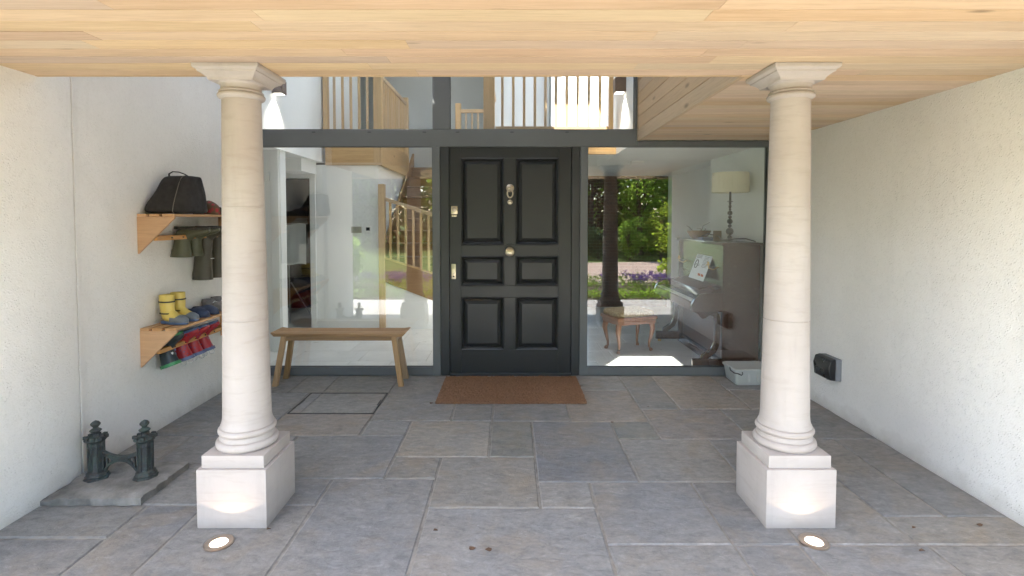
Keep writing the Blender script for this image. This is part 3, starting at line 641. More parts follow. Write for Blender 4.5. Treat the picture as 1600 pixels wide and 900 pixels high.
# ================================================================== PORCH OBJECTS
# ---- doormat
mx0, mx1, my0, my1 = -.63, .648, 4.37, 5.10
mm = MB(); nx, nyy = 110, 64; rows = []
for k in range(nyy + 1):
    rows.append([(mx0 + (mx1 - mx0) * i / nx + random.uniform(-.004, .004), my0 + (my1 - my0) * k / nyy + random.uniform(-.004, .004), .020 + random.uniform(-.004, .004) + .0015 * math.sin(i * .21) * math.sin(k * .17)) for i in range(nx + 1)])
mm.rings(rows, cap=False, closed=False)
edge = rows[0] + [r[-1] for r in rows[1:]] + rows[-1][::-1][1:] + [r[0] for r in rows[::-1][1:-1]]
mm.rings([[(x, y, .003) for x, y, z in edge], edge], cap=False)
tag(mm.build('doormat', 'coir', smooth=0), 'brown coir doormat laid in front of the dark door', 'doormat')

# ---- bench
bn = thing('bench', 'rustic wooden bench with splayed legs in front of the left-hand window', 'bench', (-1.60, 4.97, 0))
bx0, bx1, by0, by1, bz = -2.235, -.975, 4.84, 5.10, .500
for k, (a, b) in enumerate(((by0, by0 + .128), (by0 + .131, by1))):
    q = .03
    MB().prism([(bx0 + q, bz - .032), (bx1 - q, bz - .032), (bx1 + .004, bz + .004), (bx1 - .012, bz + .006), (bx1 - .06, bz - .001), (bx0 + .06, bz - .001), (bx0 + .012, bz + .006), (bx0 - .004, bz + .004)], 1, a, b).build('seat_plank', 'bench_oak', bn, bevel=.004, seg=2)
box(bx0 + .10, bx1 - .10, by0 + .03, by0 + .055, bz - .075, bz - .034).build('apron', 'bench_oak', bn, bevel=.003)
box(bx0 + .10, bx1 - .10, by1 - .055, by1 - .03, bz - .075, bz - .034).build('apron', 'bench_oak', bn, bevel=.003)
for sx in (-1, 1):
    xt = bx0 + .115 if sx < 0 else bx1 - .115; xb = bx0 + .035 if sx < 0 else bx1 - .045
    for yt, yb in ((by0 + .035, by0 + .010), (by1 - .035, by1 - .010)):
        MB().rings([[(cx_ + ax * .024, cyy + ay * .022, zz) for ax, ay in ((-1, -1), (1, -1), (1, 1), (-1, 1))] for cx_, cyy, zz in ((xb, yb, 0), (xt, yt, bz - .033))]).build('leg', 'bench_oak_z', bn, bevel=.005, seg=2)
    box(min(xt, xt) - .02, xt + .02, by0 + .03, by1 - .03, bz - .085, bz - .045).build('cross_rail', 'bench_oak', bn, bevel=.003)

# ---- boot scraper on its stone
sb = thing('scraper_stone', 'worn low stone slab under the iron boot scraper', 'stone slab', (-2.30, 3.0, 0))
vs_ = []; rows = []; nx, nyy = 16, 12
for k in range(nyy + 1):
    r = []
    for i in range(nx + 1):
        x = -2.575 + .56 * i / nx; y = 2.80 + .43 * k / nyy
        e = min(i, nx - i) == 0 or min(k, nyy - k) == 0
        z = .048 + random.uniform(-.004, .004) - (.008 if e else 0) - (.016 * max(0, 1 - i / 4) * (1 if k < 6 else .4))
        r.append((x + (random.uniform(-.007, .007) if e else 0), y + (random.uniform(-.006, .006) if e else 0), z))
    rows.append(r)
mm = MB().rings(rows, cap=False, closed=False)
edge = rows[0] + [r[-1] for r in rows[1:]] + rows[-1][::-1][1:] + [r[0] for r in rows[::-1][1:-1]]
mm.rings([[(x, y, 0.001) for x, y, z in edge], edge], cap=False); mm.build('slab', 'slab_worn', sb, smooth=50)
bs = thing('boot_scraper', 'weathered cast iron boot scraper with two gothic turrets and arched blade', 'boot scraper', (-2.285, 3.03, .045))
tw = [(-2.425, 3.02), (-2.145, 3.03)]
for (tx, ty) in tw:
    z0 = .040
    prof = [(.001, 0), (.064, 0), (.066, .012), (.058, .018), (.060, .026), (.052, .034), (.052, .044), (.042, .052), (.038, .06), (.037, .165), (.038, .19), (.043, .196), (.038, .202), (.038, .218), (.046, .224), (.056, .232), (.058, .240), (.050, .246), (.044, .252), (.036, .256), (.001, .258)]
    t_ = MB().lathe(prof, (tx, ty, z0), 8).build('turret', 'scraper_iron', bs, bevel=.001, smooth=25)
    b = MB()
    for k in range(8):                            # battlement teeth and slim corner shafts
        a = 2 * math.pi * (k + .5) / 8; ca, sa = math.cos(a), math.sin(a)
        b.bar((tx + .050 * ca, ty + .050 * sa, z0 + .240), (tx + .050 * ca, ty + .050 * sa, z0 + .258), .020, .016)
        a = 2 * math.pi * k / 8; ca, sa = math.cos(a), math.sin(a)
        b.tube([(tx + .037 * ca, ty + .037 * sa, z0 + .05), (tx + .038 * ca, ty + .038 * sa, z0 + .225)], .006, 6)
    b.build('battlement', 'scraper_iron', t_, smooth=40)
    MB().lathe([(.001, .250), (.024, .252), (.018, .262), (.013, .268), (.020, .276), (.029, .284), (.030, .290), (.020, .298), (.012, .304), (.016, .310), (.024, .320), (.025, .328), (.018, .338), (.007, .344), (.001, .347)], (tx, ty, z0), 10).build('finial', 'scraper_iron', t_, smooth=50)
(xa, ya), (xb, yb) = tw; xa += .036; xb -= .036; ym = 3.025
top = []; bot = []
for k in range(15):
    t = k / 14; u = 2 * t - 1; x = xa + (xb - xa) * t
    top.append((x, .040 + .135 + .032 * u * u)); bot.append((x, .040 + .122 - .078 * abs(u) ** 2.2))
MB().prism(top + [(x, z - .026) for x, z in top[::-1]], 1, ym - .012, ym + .012).build('blade', 'scraper_iron', bs, bevel=.002, smooth=40)
MB().prism(bot + [(x, z - .020) for x, z in bot[::-1]], 1, ym - .010, ym + .010).build('arch', 'scraper_iron', bs, bevel=.002, smooth=40)
for t in (.12, .26, .74, .88):
    x = xa + (xb - xa) * t; u = 2 * t - 1; zt_ = .040 + .110 + .032 * u * u; zb_ = .040 + .121 - .078 * abs(u) ** 2.2
    if zt_ - zb_ > .004: box(x - .004, x + .004, ym - .006, ym + .006, zb_ - .004, zt_ + .004).build('tracery_bar', 'scraper_iron', bs, smooth=0)

# ---- shelves for boots
def boot_shelf(ztop, y0, y1, label, group):
    s = thing('boot_shelf', label, 'shelf', (XL, (y0 + y1) / 2, ztop), group)
    d = .262; h = .262
    for ye in (y0, y1 - .02):
        MB().prism([(XL + .001, ztop), (XL + d, ztop), (XL + d, ztop - .012), (XL + .005, ztop - h), (XL + .001, ztop - h)], 1, ye, ye + .02).build('bracket', 'shelf_pine_x', s, bevel=.002)
    for a, b in ((.006, .068), (.092, .158), (.182, .262)):
        box(XL + a, XL + b, y0 - .004 if a > .0 else y0, y1 + .004, ztop + .0005, ztop + .019).build('slat', 'shelf_pine_y', s, bevel=.002)
    zr = ztop - .150
    for a, b in ((.004, .030), (.100, .128)):
        box(XL + a, XL + b, y0 + .021, y1 - .021, zr - .02, zr + .012).build('boot_rail', 'shelf_pine_y', s, bevel=.003)
    for k in range(6):
        yk = y0 + .18 + k * .13
        MB().tube([(XL + .126, yk, zr - .003), (XL + .134, yk, zr - .003)], .006, 8).build('peg_hole', 'screw_dark', s)
    return s, zr
Z1 = W(250, 334, 3.68)[1] - .02
Z2 = W(250, 512, 3.68)[1] - .02
YS0 = 3.66; YS1 = 4.70
boot_shelf(Z1, YS0, YS1, 'upper slatted pine boot shelf with triangular bracket, black bag on it', 'boot shelves on the wall')
_, ZRL = boot_shelf(Z2, YS0, YS1, 'lower slatted pine boot shelf with triangular bracket, yellow boots on it', 'boot shelves on the wall')

def boot(label, mats, H=.22, L=.17, wd=.07, shaft=.048, flare=1.1, group=None, cuff=None, name='wellington_boot'):
    """boot standing at the origin, toe towards +X"""
    b = thing(name, label, 'boot', (0, 0, 0), group)
    mb = MB(); rings = []; n = 18
    # upper: a swept skin from the top of the shaft round the ankle to the toe
    path = [(-.004, H, shaft * flare, shaft * flare * .85, 0), (-.002, H * .7, shaft * 1.02, shaft * .85, 0), (0, H * .45, shaft * .95, shaft * .78, 3), (.004, .085, shaft * .98, shaft * .74, 14),
            (.014, .062, shaft * 1.12, shaft * .74, 34), (.036, .050, shaft * 1.0, shaft * .74, 58), (.066, .041, shaft * .80, shaft * .78, 76), (L * .60, .037, .034, wd * .52, 84), (L * .82, .033, .029, wd * .50, 88), (L * .98, .029, .022, wd * .38, 90), (L * 1.06, .025, .010, wd * .18, 90)]
    for (px, pz, ra, rb, ang) in path:
        a = R(ang); ring = []
        for j in range(n):
            t = 2 * math.pi * j / n; u = ra * math.cos(t); w_ = rb * math.sin(t)
            ring.append((px + u * math.cos(a), w_, max(.010, pz - (-u) * math.sin(a) * 1.0)))
        rings.append(ring)
    mb.rings(rings, cap=False); mb.raw(rings[-1], [tuple(range(n))])
    up = mb.build('upper', mats[0], b, smooth=60, sub=1)
    so_ = []
    for k in range(24):
        t = 2 * math.pi * k / 24; cx_ = math.cos(t); x = (L * 1.06 + shaft * 1.0) / 2 * cx_ + (L * 1.06 - shaft * 1.0) / 2
        w_ = wd * .54 * math.copysign(abs(math.sin(t)) ** .7, math.sin(t)) * (1.0 if x > .05 else .84); so_.append((x, w_))
    MB().prism(so_, 2, 0.0, .022).build('sole', mats[1], b, bevel=.003, smooth=50)
    if cuff:
        MB().lathe([(shaft * flare * 1.03, H - .022), (shaft * flare * 1.05, H + .002), (shaft * flare * .93, H + .002), (shaft * flare * .93, H - .022)], (-.003, 0, 0), 24, 1, .85).build('cuff', cuff, b, smooth=40)
    return b
def put(b, loc, rot): b.location = loc; b.rotation_euler = rot; return b
zt1, zt2 = Z1 + .0195, Z2 + .0195
# yellow boots (plain) on lower shelf, toes outward
for k, (yy_, lab) in enumerate(((3.835, 'nearer of two small yellow rubber boots with blue soles, lower shelf'), (3.965, 'farther of two small yellow rubber boots with blue soles, lower shelf'))):
    b = boot(lab, ('yellow_rubber', 'blue_rubber'), .212, .165, .078, .054, 1.02, 'yellow boots on the lower shelf')
    # grey toe cap band and black piping
    MB().lathe([(.0560, .158), (.0568, .163), (.0560, .168)], (-.002, 0, 0), 24, 1, .88).build('piping', 'ink_black', b)
    MB().lathe([(.0555, .074), (.0562, .078), (.0555, .082)], (0.005, 0, 0), 24, 1.05, .84).build('piping', 'ink_black', b)
    toe = MB(); rg = []
    for (px, r1, r2, pz) in ((.060, .050, .045, .030), (.095, .039, .043, .032), (.132, .034, .041, .031), (.160, .026, .032, .028), (.176, .012, .016, .025)):
        rg.append([(px, r2 * math.cos(t), max(.018, pz + r1 * math.sin(t))) for t in [2 * math.pi * j / 16 for j in range(16)]])
    toe.rings(rg).build('toe_cap', 'grey_rubber', b, smooth=60)
    put(b, (XL + .085, yy_, zt2), (0, 0, R(-14)))
# blue clogs
def clog(label, m, L=.22, group=None, cat='shoe', name='clog'):
    c = thing(name, label, cat, (0, 0, 0), group); rings = []; n = 16
    for (x, w_, h) in ((-.045, .022, .030), (-.035, .034, .045), (0, .038, .046), (.04, .040, .050), (L * .45, .046, .068), (L * .62, .049, .062), (L * .8, .045, .048), (L * .93, .030, .036), (L, .012, .024)):
        rings.append([(x, w_ * math.copysign(abs(math.cos(t)) ** .75, math.cos(t)), .006 + (h if math.sin(t) > 0 else .006) * math.sin(t) + .006) for t in [2 * math.pi * j / n for j in range(n)]])
    MB().rings(rings).build('upper', m, c, smooth=60, sub=1)
    MB().lathe([(.030, .046), (.034, .054), (.030, .056), (.022, .050), (.001, .047)], (.015, 0, 0), 18, 1.5, .85).build('opening', 'ink_black', c)
    MB().prism([(.5 * (L + .045) * math.cos(t) * 1.0 + (L - .045) / 2, .047 * math.copysign(abs(math.sin(t)) ** .7, math.sin(t))) for t in [2 * math.pi * j / 20 for j in range(20)]], 2, 0, .014).build('sole', m, c, bevel=.003)
    return c
put(clog('nearer navy blue clog beside the yellow boots', 'navy_foam', .20, 'clogs'), (XL + .055, 4.12, zt2), (0, 0, R(-12)))
put(clog('farther navy blue clog, between nearer clog and grey trainer', 'navy_foam', .20, 'clogs'), (XL + .055, 4.25, zt2), (0, 0, R(-12)))
for k, lab in enumerate(('nearer grey laced trainer on the lower shelf', 'farther grey laced trainer on the lower shelf')):
    c = clog(lab, 'trainer_grey', .21, 'grey trainers', name='trainer'); rings = []
    MB().lathe([(.036, .03), (.040, .07), (.036, .095), (.028, .094), (.028, .05), (.001, .05)], (.01, 0, 0), 18, 1.4, .9).build('ankle_collar', 'trainer_grey', c, smooth=50)
    l = MB()
    for q in range(4): l.tube([(.07 + q * .018, -.024, .068 - q * .004), (.072 + q * .018, 0, .080 - q * .006), (.07 + q * .018, .024, .068 - q * .004)], .003, 6)
    l.build('laces', 'star_white', c); put(c, (XL + .05, 4.40 + k * .13, zt2), (0, 0, R(-6)))
# boots hung upside-down from the rails: soles up, shafts hanging
def hang(b, y, z, tilt=0, lean=0, dx=.035): return put(b, (XL + dx, y, z), (R(180), R(lean), R(tilt)))
zr1 = Z1 - .150
GB = 'green boots under the upper shelf'
hang(boot('nearer short olive green boot hanging sole up from the upper shelf', ('welly_green', 'sole_tread'), .235, .20, .088, .062, 1.28, GB), 4.05, zr1 + .075, 0, 2, .075)
hang(boot('farther short olive green boot hanging sole up from the upper shelf', ('welly_green', 'sole_tread'), .235, .20, .088, .062, 1.28, GB), 4.17, zr1 + .075, 0, 0, .085)
b = hang(boot('nearer tall olive brown boot hanging sole up beyond the short green boots', ('welly_brown', 'sole_tread'), .44, .22, .095, .070, 1.15, GB), 4.32, zr1 + .075, 0, 2, .085)
box(.070, .076, -.022, .022, .262, .267).build('maker_mark', 'star_white', b, smooth=0)
hang(boot('farther tall olive brown boot hanging sole up beyond the short green boots', ('welly_brown', 'sole_tread'), .44, .22, .095, .070, 1.12, GB), 4.49, zr1 + .075, 0, 0, .085)
b = hang(boot('small dark child boot with coloured stars hanging sole up', ('child_dark', 'child_green'), .215, .16, .075, .054, 1.30, 'child boots under the lower shelf', 'child_green'), 3.83, ZRL + .06, -4, -20, .04)
for k, (a_, zz, cm) in enumerate(((200, .13, 'star_red'), (250, .10, 'star_white'), (300, .14, 'star_blue'), (235, .155, 'star_white'), (330, .11, 'star_blue'), (20, .13, 'star_white'), (60, .10, 'star_red'))):
    a = R(a_); r = .060; st = []
    for q in range(10):
        rr = .011 if q % 2 == 0 else .005; t = R(36 * q); st.append((rr * math.sin(t), rr * math.cos(t)))
    base = Vector((-.002 + r * math.cos(a), r * .88 * math.sin(a), zz)); tv = Vector((-math.sin(a), math.cos(a), 0)); nv = Vector((math.cos(a), math.sin(a), 0))
    MB().rings([[base + nv * d + tv * u + Vector((0, 0, w_)) for u, w_ in st] for d in (-.004, .002)]).build('star', cm, b, smooth=0)
for yk, lab in ((3.99, 'nearest of three small red patterned child boots hanging sole up'), (4.13, 'middle of three small red patterned child boots hanging sole up'), (4.27, 'farthest of three small red patterned child boots hanging sole up')):
    b = hang(boot(lab, ('red_pattern', 'blue_rubber'), .215, .16, .075, .054, 1.30, 'child boots under the lower shelf', 'card_blue'), yk, ZRL + .06, 2, -18, .045)
    for sx in (-.03, .03): MB().tube([(sx + .022 * math.cos(t), -.02 + .004, .232 + .022 * math.sin(t)) for t in [2 * math.pi * k / 14 for k in range(15)]], .003, 6).build('pull_loop', 'star_white', b)

# ---- black bag on the upper shelf
bg_ = thing('holdall_bag', 'soft black holdall bag with thin handle on the upper shelf', 'bag', (XL + .14, 3.86, zt1))
prof = [(0.0, 1.00, 1.0), (.02, 1.06, 1.05), (.06, 1.04, 1.0), (.11, .93, .94), (.17, .80, .84), (.22, .72, .74), (.255, .68, .62), (.270, .64, .52), (.277, .52, .38)]
rings = []
for (z, sx, sy) in prof:
    r = []
    for k in range(28):
        t = 2 * math.pi * k / 28; cx_ = math.copysign(abs(math.cos(t)) ** .55, math.cos(t)); sy_ = math.copysign(abs(math.sin(t)) ** .55, math.sin(t))
        wob = 1 + .018 * math.sin(3 * t + z * 40) + .012 * math.sin(7 * t - z * 25)
        # leans: left side slopes, right side stands
        r.append((XL + .165 + (.160 * sx * cx_ * wob) + (1 - sx) * .13, 3.86 + .17 * sy * sy_ * wob, zt1 + .001 + z))
    rings.append(r)
MB().rings(rings).build('body', 'bag_cloth', bg_, smooth=70, sub=1)
pts = [(XL + .165 + .16 * sx * .50 + (1 - sx) * .13, 3.86 - .170 * sy * 1.02 - .002, zt1 + z) for z, sx, sy in prof]
MB().tube(pts, .003, 6).build('piping', 'bag_piping', bg_)
MB().tube([(XL + .125, 3.83, zt1 + .268), (XL + .128, 3.825, zt1 + .292), (XL + .155, 3.825, zt1 + .308), (XL + .20, 3.825, zt1 + .305), (XL + .24, 3.83, zt1 + .290), (XL + .262, 3.83, zt1 + .276)], .0075, 8, .5).build('handle', 'bag_cloth', bg_)
c = clog('red and brown patterned shoe on the upper shelf beside the black bag', 'tartan_red', .24, name='shoe'); put(c, (XL + .09, 4.24, zt1), (0, 0, R(-25))); c.scale = (1, 1.1, 1.5)
c = clog('dark shoe with pale toe behind the black bag on the upper shelf', 'coat_dark', .22, name='shoe'); put(c, (XL + .05, 4.34, zt1), (0, 0, R(-5)))

# ---- plastic box by the right window
pb = thing('storage_box', 'clouded plastic storage box with clip handle by the right-hand window', 'box', (2.28, 4.98, 0))
def rr(x0, x1, y0, y1, z, r=.03, n=4):
    out = []
    for cx_, cyy, a0 in ((x1 - r, y0 + r, -90), (x1 - r, y1 - r, 0), (x0 + r, y1 - r, 90), (x0 + r, y0 + r, 180)):
        for k in range(n + 1):
            a = R(a0 + 90 * k / n); out.append((cx_ + r * math.cos(a), cyy + r * math.sin(a), z))
    return out
qx0, qx1, qy0, qy1 = 2.105, 2.50, 4.855, 5.145
MB().rings([rr(qx0 + .03, qx1 - .03, qy0 + .025, qy1 - .025, .001), rr(qx0 + .022, qx1 - .022, qy0 + .018, qy1 - .018, .01), rr(qx0 + .005, qx1 - .005, qy0 + .004, qy1 - .004, .138)]).build('tub', 'clouded_plastic', pb, smooth=40)
MB().rings([rr(qx0 - .006, qx1 + .006, qy0 - .006, qy1 + .006, .136), rr(qx0 - .008, qx1 + .008, qy0 - .008, qy1 + .008, .150), rr(qx0 + .004, qx1 - .004, qy0 + .004, qy1 - .004, .158), rr(qx0 + .02, qx1 - .02, qy0 + .02, qy1 - .02, .153)]).build('lid', 'clouded_plastic', pb, smooth=30)
MB().tube([(qx0 - .004, qy0 + .10, .150), (qx0 - .025, qy0 + .04, .140), (qx0 - .012, qy0 - .016, .128), (qx0 + .03, qy0 - .022, .120), (qx0 + .055, qy0 - .018, .106), (qx0 + .07, qy0 - .012, .118), (qx0 + .066, qy0 - .010, .134)], .005, 8).build('handle', 'black_plastic', pb)
for k in range(3): box(qx0 + .12 + k * .09, qx0 + .15 + k * .09, qy0 + .006, qy0 + .012, .03, .11).build('rib', 'clouded_plastic', pb, bevel=.002)

# ---- weatherproof socket on right wall
wsx, wsy, wsz = XR, 4.20, W(1290, 575, 4.2)[1]
ws = thing('socket_box', 'black weatherproof outdoor socket box low on the right-hand white wall', 'socket', (wsx, wsy, wsz))
box(wsx - .045, wsx + .002, wsy - .105, wsy + .105, wsz - .08, wsz + .095).build('back_box', 'grey_plastic', ws, bevel=.008, seg=2)
MB().prism([(wsx - .047, wsz - .078), (wsx - .095, wsz - .070), (wsx - .105, wsz + .03), (wsx - .09, wsz + .085), (wsx - .047, wsz + .098)], 1, wsy - .108, wsy + .108).build('cover', 'black_plastic', ws, bevel=.010, seg=3)
MB().tube([(wsx - .03, wsy + .02, wsz - .08), (wsx - .03, wsy + .02, wsz - .10)], .012, 10).build('cable_gland', 'grey_plastic', ws)
# ---- scattered dry leaves
for k, (px, py) in enumerate(((681, 830), (738, 859), (763, 861), (957, 661), (420, 828), (455, 773), (1012, 637), (908, 604), (674, 631), (1428, 826), (1440, 862), (1530, 822))):
    X, Y = G(px, py); s = random.uniform(.008, .016); a = random.uniform(0, 6)
    pts = [(X + s * (1 + .35 * (q % 2)) * math.cos(a + q * .9), Y + s * .7 * math.sin(a + q * .9), .004 + .003 * (q % 3)) for q in range(7)]
    lf = MB().raw(pts + [(x, y, z + .002) for x, y, z in pts], [tuple(range(7)), tuple(range(13, 6, -1))] + [(i, (i + 1) % 7, 7 + (i + 1) % 7, 7 + i) for i in range(7)]).build('dry_leaf', 'leaf_dry', None, smooth=0, origin=(X, Y, 0))
    tag(lf, 'tiny dry brown leaf lying on the paving', 'leaf', 'dry leaves on the paving')

# ================================================================== INSIDE THE HALL (seen through the glass)
YI = YF + .08
# ---- tiled floor
ifl = struct(box(-4.6, 4.4, YI, 11.4, -.2, -.003).build('floor', 'grout', smooth=0))
yy = YI + .004; r_ = 0
while yy < 9.3:
    yn = yy + .45; x = -4.6 + (.22 if r_ % 2 else 0)
    while x < 2.9:
        w_ = random.choice((.45, .6, .75)); xn = x + w_
        if xn > -3.6 and x < 2.9:
            box(x + .003, min(xn, 4.3) - .003, yy + .003, yn - .003, -.02, random.uniform(0, .0008)).build('floor_tile', 'tile_pale', ifl, bevel=.0015, origin=((x + xn) / 2, (yy + yn) / 2, 0))
        x = xn
    yy = yn; r_ += 1
# ---- left: white lobby, cupboard doorway, switch wall
YB = 7.45
xv = -2.66
struct(box(xv - .12, xv, YI, 9.4, 2.37, HR).build('upper_wall', 'plaster_white', smooth=0))
struct(box(-4.6, xv - .121, YI, YB + .1, 2.37, 2.60).build('lobby_ceiling', 'plaster_white', smooth=0))
pier = struct(box(-4.6, -2.69, 6.15, 6.30, 0, 2.369).build('lobby_pier', 'plaster_white', smooth=0))
for a, b, d in ((-2.80, -2.70, .03), (-2.96, -2.87, .02), (-3.3, -3.02, .012)):
    box(a, b, 6.15 - d, 6.149, 0, 2.0 if d < .03 else 2.368).build('door_casing', 'joinery_white', pier, bevel=.006)
box(-3.3, -2.81, 6.115, 6.149, 2.01, 2.12).build('door_casing', 'joinery_white', pier, bevel=.006)
xd = W(487, 400, YB)[0]; xp = W(592, 400, YB)[0]; zd = W(460, 278, YB)[1]
sw = struct(MB().box(xd, xp, YB, YB + .12, 0, 2.335).build('switch_wall', 'plaster_white', smooth=0))
struct(MB().box(-4.6, xd - .001, YB, YB + .12, zd, 2.369).build('door_lintel', 'plaster_white', smooth=0))
box(xd - .012, xd + .07, YB - .02, YB - .001, 0, zd + .06).build('architrave', 'joinery_white', sw, bevel=.004)
box(xd + .072, xp, YB - .018, YB - .001, 0, .12).build('skirting', 'joinery_white', sw, bevel=.004)
box(xd + .3, xp - .001, YB + .121, 9.4, 0, 2.335).build('return_wall', 'plaster_white', sw, smooth=0)
struct(box(-3.05, -2.74, 6.9, YB - .021, 2.20, 2.368).build('boxed_beam', 'plaster_white', smooth=0))
X, Z = W(557, 359, YB)
s1 = thing('light_switch', 'brushed steel double light switch on the white hall wall', 'switch', (X, YB, Z))
box(X - .075, X + .075, YB - .008, YB - .0005, Z - .045, Z + .045).build('plate', 'switch_steel', s1, bevel=.003)
for k in (-1, 0, 1): box(X + k * .035 - .008, X + k * .035 + .008, YB - .013, YB - .0085, Z - .012, Z + .012).build('rocker', 'switch_steel', s1, bevel=.002)
X, Z = W(575.5, 359, YB)
s1 = thing('thermostat', 'small white thermostat with dark screen beside the steel switch', 'thermostat', (X, YB, Z))
box(X - .042, X + .042, YB - .02, YB - .0005, Z - .05, Z + .05).build('case', 'switch_white', s1, bevel=.005)
box(X - .026, X + .026, YB - .022, YB - .0205, Z - .012, Z + .034).build('screen', 'screen_dark', s1, smooth=0)
# dark cupboard behind doorway
cb = MB(); cb.box(-4.6, xd + .28, 9.2, 9.3, 0, 2.37); cb.box(xd + .2, xd + .29, YB + .13, 9.19, 0, 2.37); cb.box(-4.6, -4.4, YB + .13, 9.19, 0, 2.37); cb.box(-4.39, xd + .19, YB + .13, 9.19, 2.25, 2.37)
struct(cb.build('cupboard_wall', 'cupboard_dark', smooth=0))
sh = thing('cupboard_shelf', 'dark shelf with folded clothes inside the cupboard doorway', 'shelf', (-3.5, 8.4, 1.5))
box(-4.2, -2.95, 8.2, 8.6, 1.50, 1.53).build('board', 'cupboard_dark', sh, bevel=.003)
for k, (x, w_, h) in enumerate(((-3.75, .34, .16), (-3.38, .3, .26), (-3.08, .2, .36))):
    MB().rings([rr(x - w_ / 2, x + w_ / 2, 8.24, 8.56, 1.531, .05), rr(x - w_ / 2 - .01, x + w_ / 2 + .01, 8.22, 8.57, 1.531 + h * .5, .06), rr(x - w_ / 2 + .03, x + w_ / 2 - .03, 8.27, 8.53, 1.531 + h, .05)]).build('clothes_pile', 'coat_dark', sh, smooth=60)
xa, za = W(447, 350, 7.75); xb, zb = W(478, 413, 7.75)
ir = thing('drying_rack', 'white sheet hung on a grey folding rack in the cupboard doorway', 'drying rack', (-3.2, 7.8, 0))
rows = []
for k in range(9):
    t = k / 8; rows.append([(xa - .05 + (xb - xa + .05) * i / 8, 7.75 + .012 * math.sin(i * 1.7 + t * 2) , za + (zb - za) * t - .012 * math.sin(i * .8)) for i in range(9)])
mb = MB().rings(rows, cap=False, closed=False); mb.raw([(x, y + .012, z) for r in rows for x, y, z in r], [(i * 9 + j, i * 9 + j + 1, (i + 1) * 9 + j + 1, (i + 1) * 9 + j) for i in range(8) for j in range(8)])
mb.build('sheet', 'white_sheet', ir, smooth=60)
MB().tube([(xa - .06, 7.768, za + .005), (xb + .02, 7.768, za + .005)], .01, 8).build('rail', 'pole_grey', ir)
MB().tube([(xa + .02, 7.778, za + .005), (xa + .02, 7.79, 0.005)], .010, 8).build('leg', 'pole_grey', ir)
MB().tube([(xa + .04, 7.80, .62), (xb + .06, 7.92, 0.005)], .010, 8).build('leg', 'pole_grey', ir)

# ---- oak landing with balustrade over the switch wall
ld = thing('oak_landing', 'oak clad upper landing with vertical balusters above the left-hand hall', 'landing', (-2.2, 8.4, 2.335))
lx0, lx1, ly0, ly1 = W(508, 240, YB - .02)[0], W(596, 240, YB - .02)[0], YB - .02, 9.35
lz0 = W(550, 258, ly0)[1]; lz1 = 2.70
box(lx0 + .03, lx1 - .03, ly0 + .026, ly1, lz0 + .01, lz1 - .002).build('floor_slab', 'oak_x', ld, smooth=0)
box(lx0, lx1 - .026, ly0, ly0 + .025, lz0, lz1).build('fascia', 'oak_x', ld, bevel=.002)
box(lx1 - .025, lx1, ly0, ly1, lz0, lz1).build('fascia', 'oak_y', ld, bevel=.002)
box(lx0, lx1 + .006, ly0 - .008, ly0 - .001, lz0, lz0 + .035).build('trim', 'oak_x', ld, bevel=.002)
box(lx1 - .11, lx1 + .001, ly0 - .007, ly0 - .001, lz0 + .036, lz1).build('corner_board', 'oak_z', ld, bevel=.002)
for a, b in ((504, 511), (583, 597)):
    box(W(a, 160, ly0)[0], W(b, 160, ly0)[0], ly0, ly0 + .09, lz1 + .001, 3.75).build('newel', 'oak_z', ld, bevel=.004)
for p in (521, 534, 547, 560, 573):
    X = W(p, 160, ly0)[0]; box(X - .016, X + .016, ly0 + .02, ly0 + .052, lz1 + .001, 3.60).build('baluster', 'oak_z', ld, bevel=.003)
box(lx0, lx1, ly0 + .005, ly0 + .07, 3.601, 3.66).build('handrail', 'oak_x', ld, bevel=.008)
for k in range(13):
    Y = ly0 + .22 + k * .13
    box(lx1 - .06, lx1 - .028, Y - .016, Y + .016, lz1 + .001, 3.58).build('baluster', 'oak_z', ld, bevel=.003)
box(lx1 - .075, lx1 - .013, ly0 + .091, ly1 - .005, 3.581, 3.64).build('handrail', 'oak_y', ld, bevel=.008)
box(lx1 - .085, lx1 + .005, ly1 - .002, ly1 + .088, lz0, 3.72).build('newel', 'oak_z', ld, bevel=.004)
# ---- stairs: lower flight rising to the left, upper flight rising away
st = thing('oak_staircase', 'brown oak staircase with newel post and balusters behind the left-hand window', 'staircase', (-1.2, 8.2, 0))
nx_ = W(598, 400, YB)[0]
box(nx_ - .045, nx_ + .045, YB - .06, YB + .03, 0, W(598, 288, YB)[1]).build('newel', 'oak_z', st, bevel=.005)
def rl(px): t = (px - 600) / 76.0; return t
ra = W(602, 311, YB); rb = W(690, 340, YB); sa = W(602, 404, YB); sb_ = W(690, 432, YB); ba = W(602, 440, YB); bb = W(690, 474, YB)
ex = .9
def ext(p, q): return (q[0] + (q[0] - p[0]) * ex, q[1] + (q[1] - p[1]) * ex)
MB().bar((ra[0], YB - .02, ra[1]), (ext(ra, rb)[0], YB - .02, ext(ra, rb)[1]), .06, .05).build('handrail', 'oak_x', st, bevel=.01, seg=2)
p1, p2, p3, p4 = sa, ext(sa, sb_), ext(ba, bb), ba
MB().prism([p1, p2, p3, p4], 1, YB - .05, YB + .0).build('string', 'stair_oak', st, bevel=.003)
MB().bar((sa[0], YB - .025, sa[1] + .012), (ext(sa, sb_)[0], YB - .025, ext(sa, sb_)[1] + .012), .07, .025).build('string_cap', 'oak_x', st, bevel=.004)
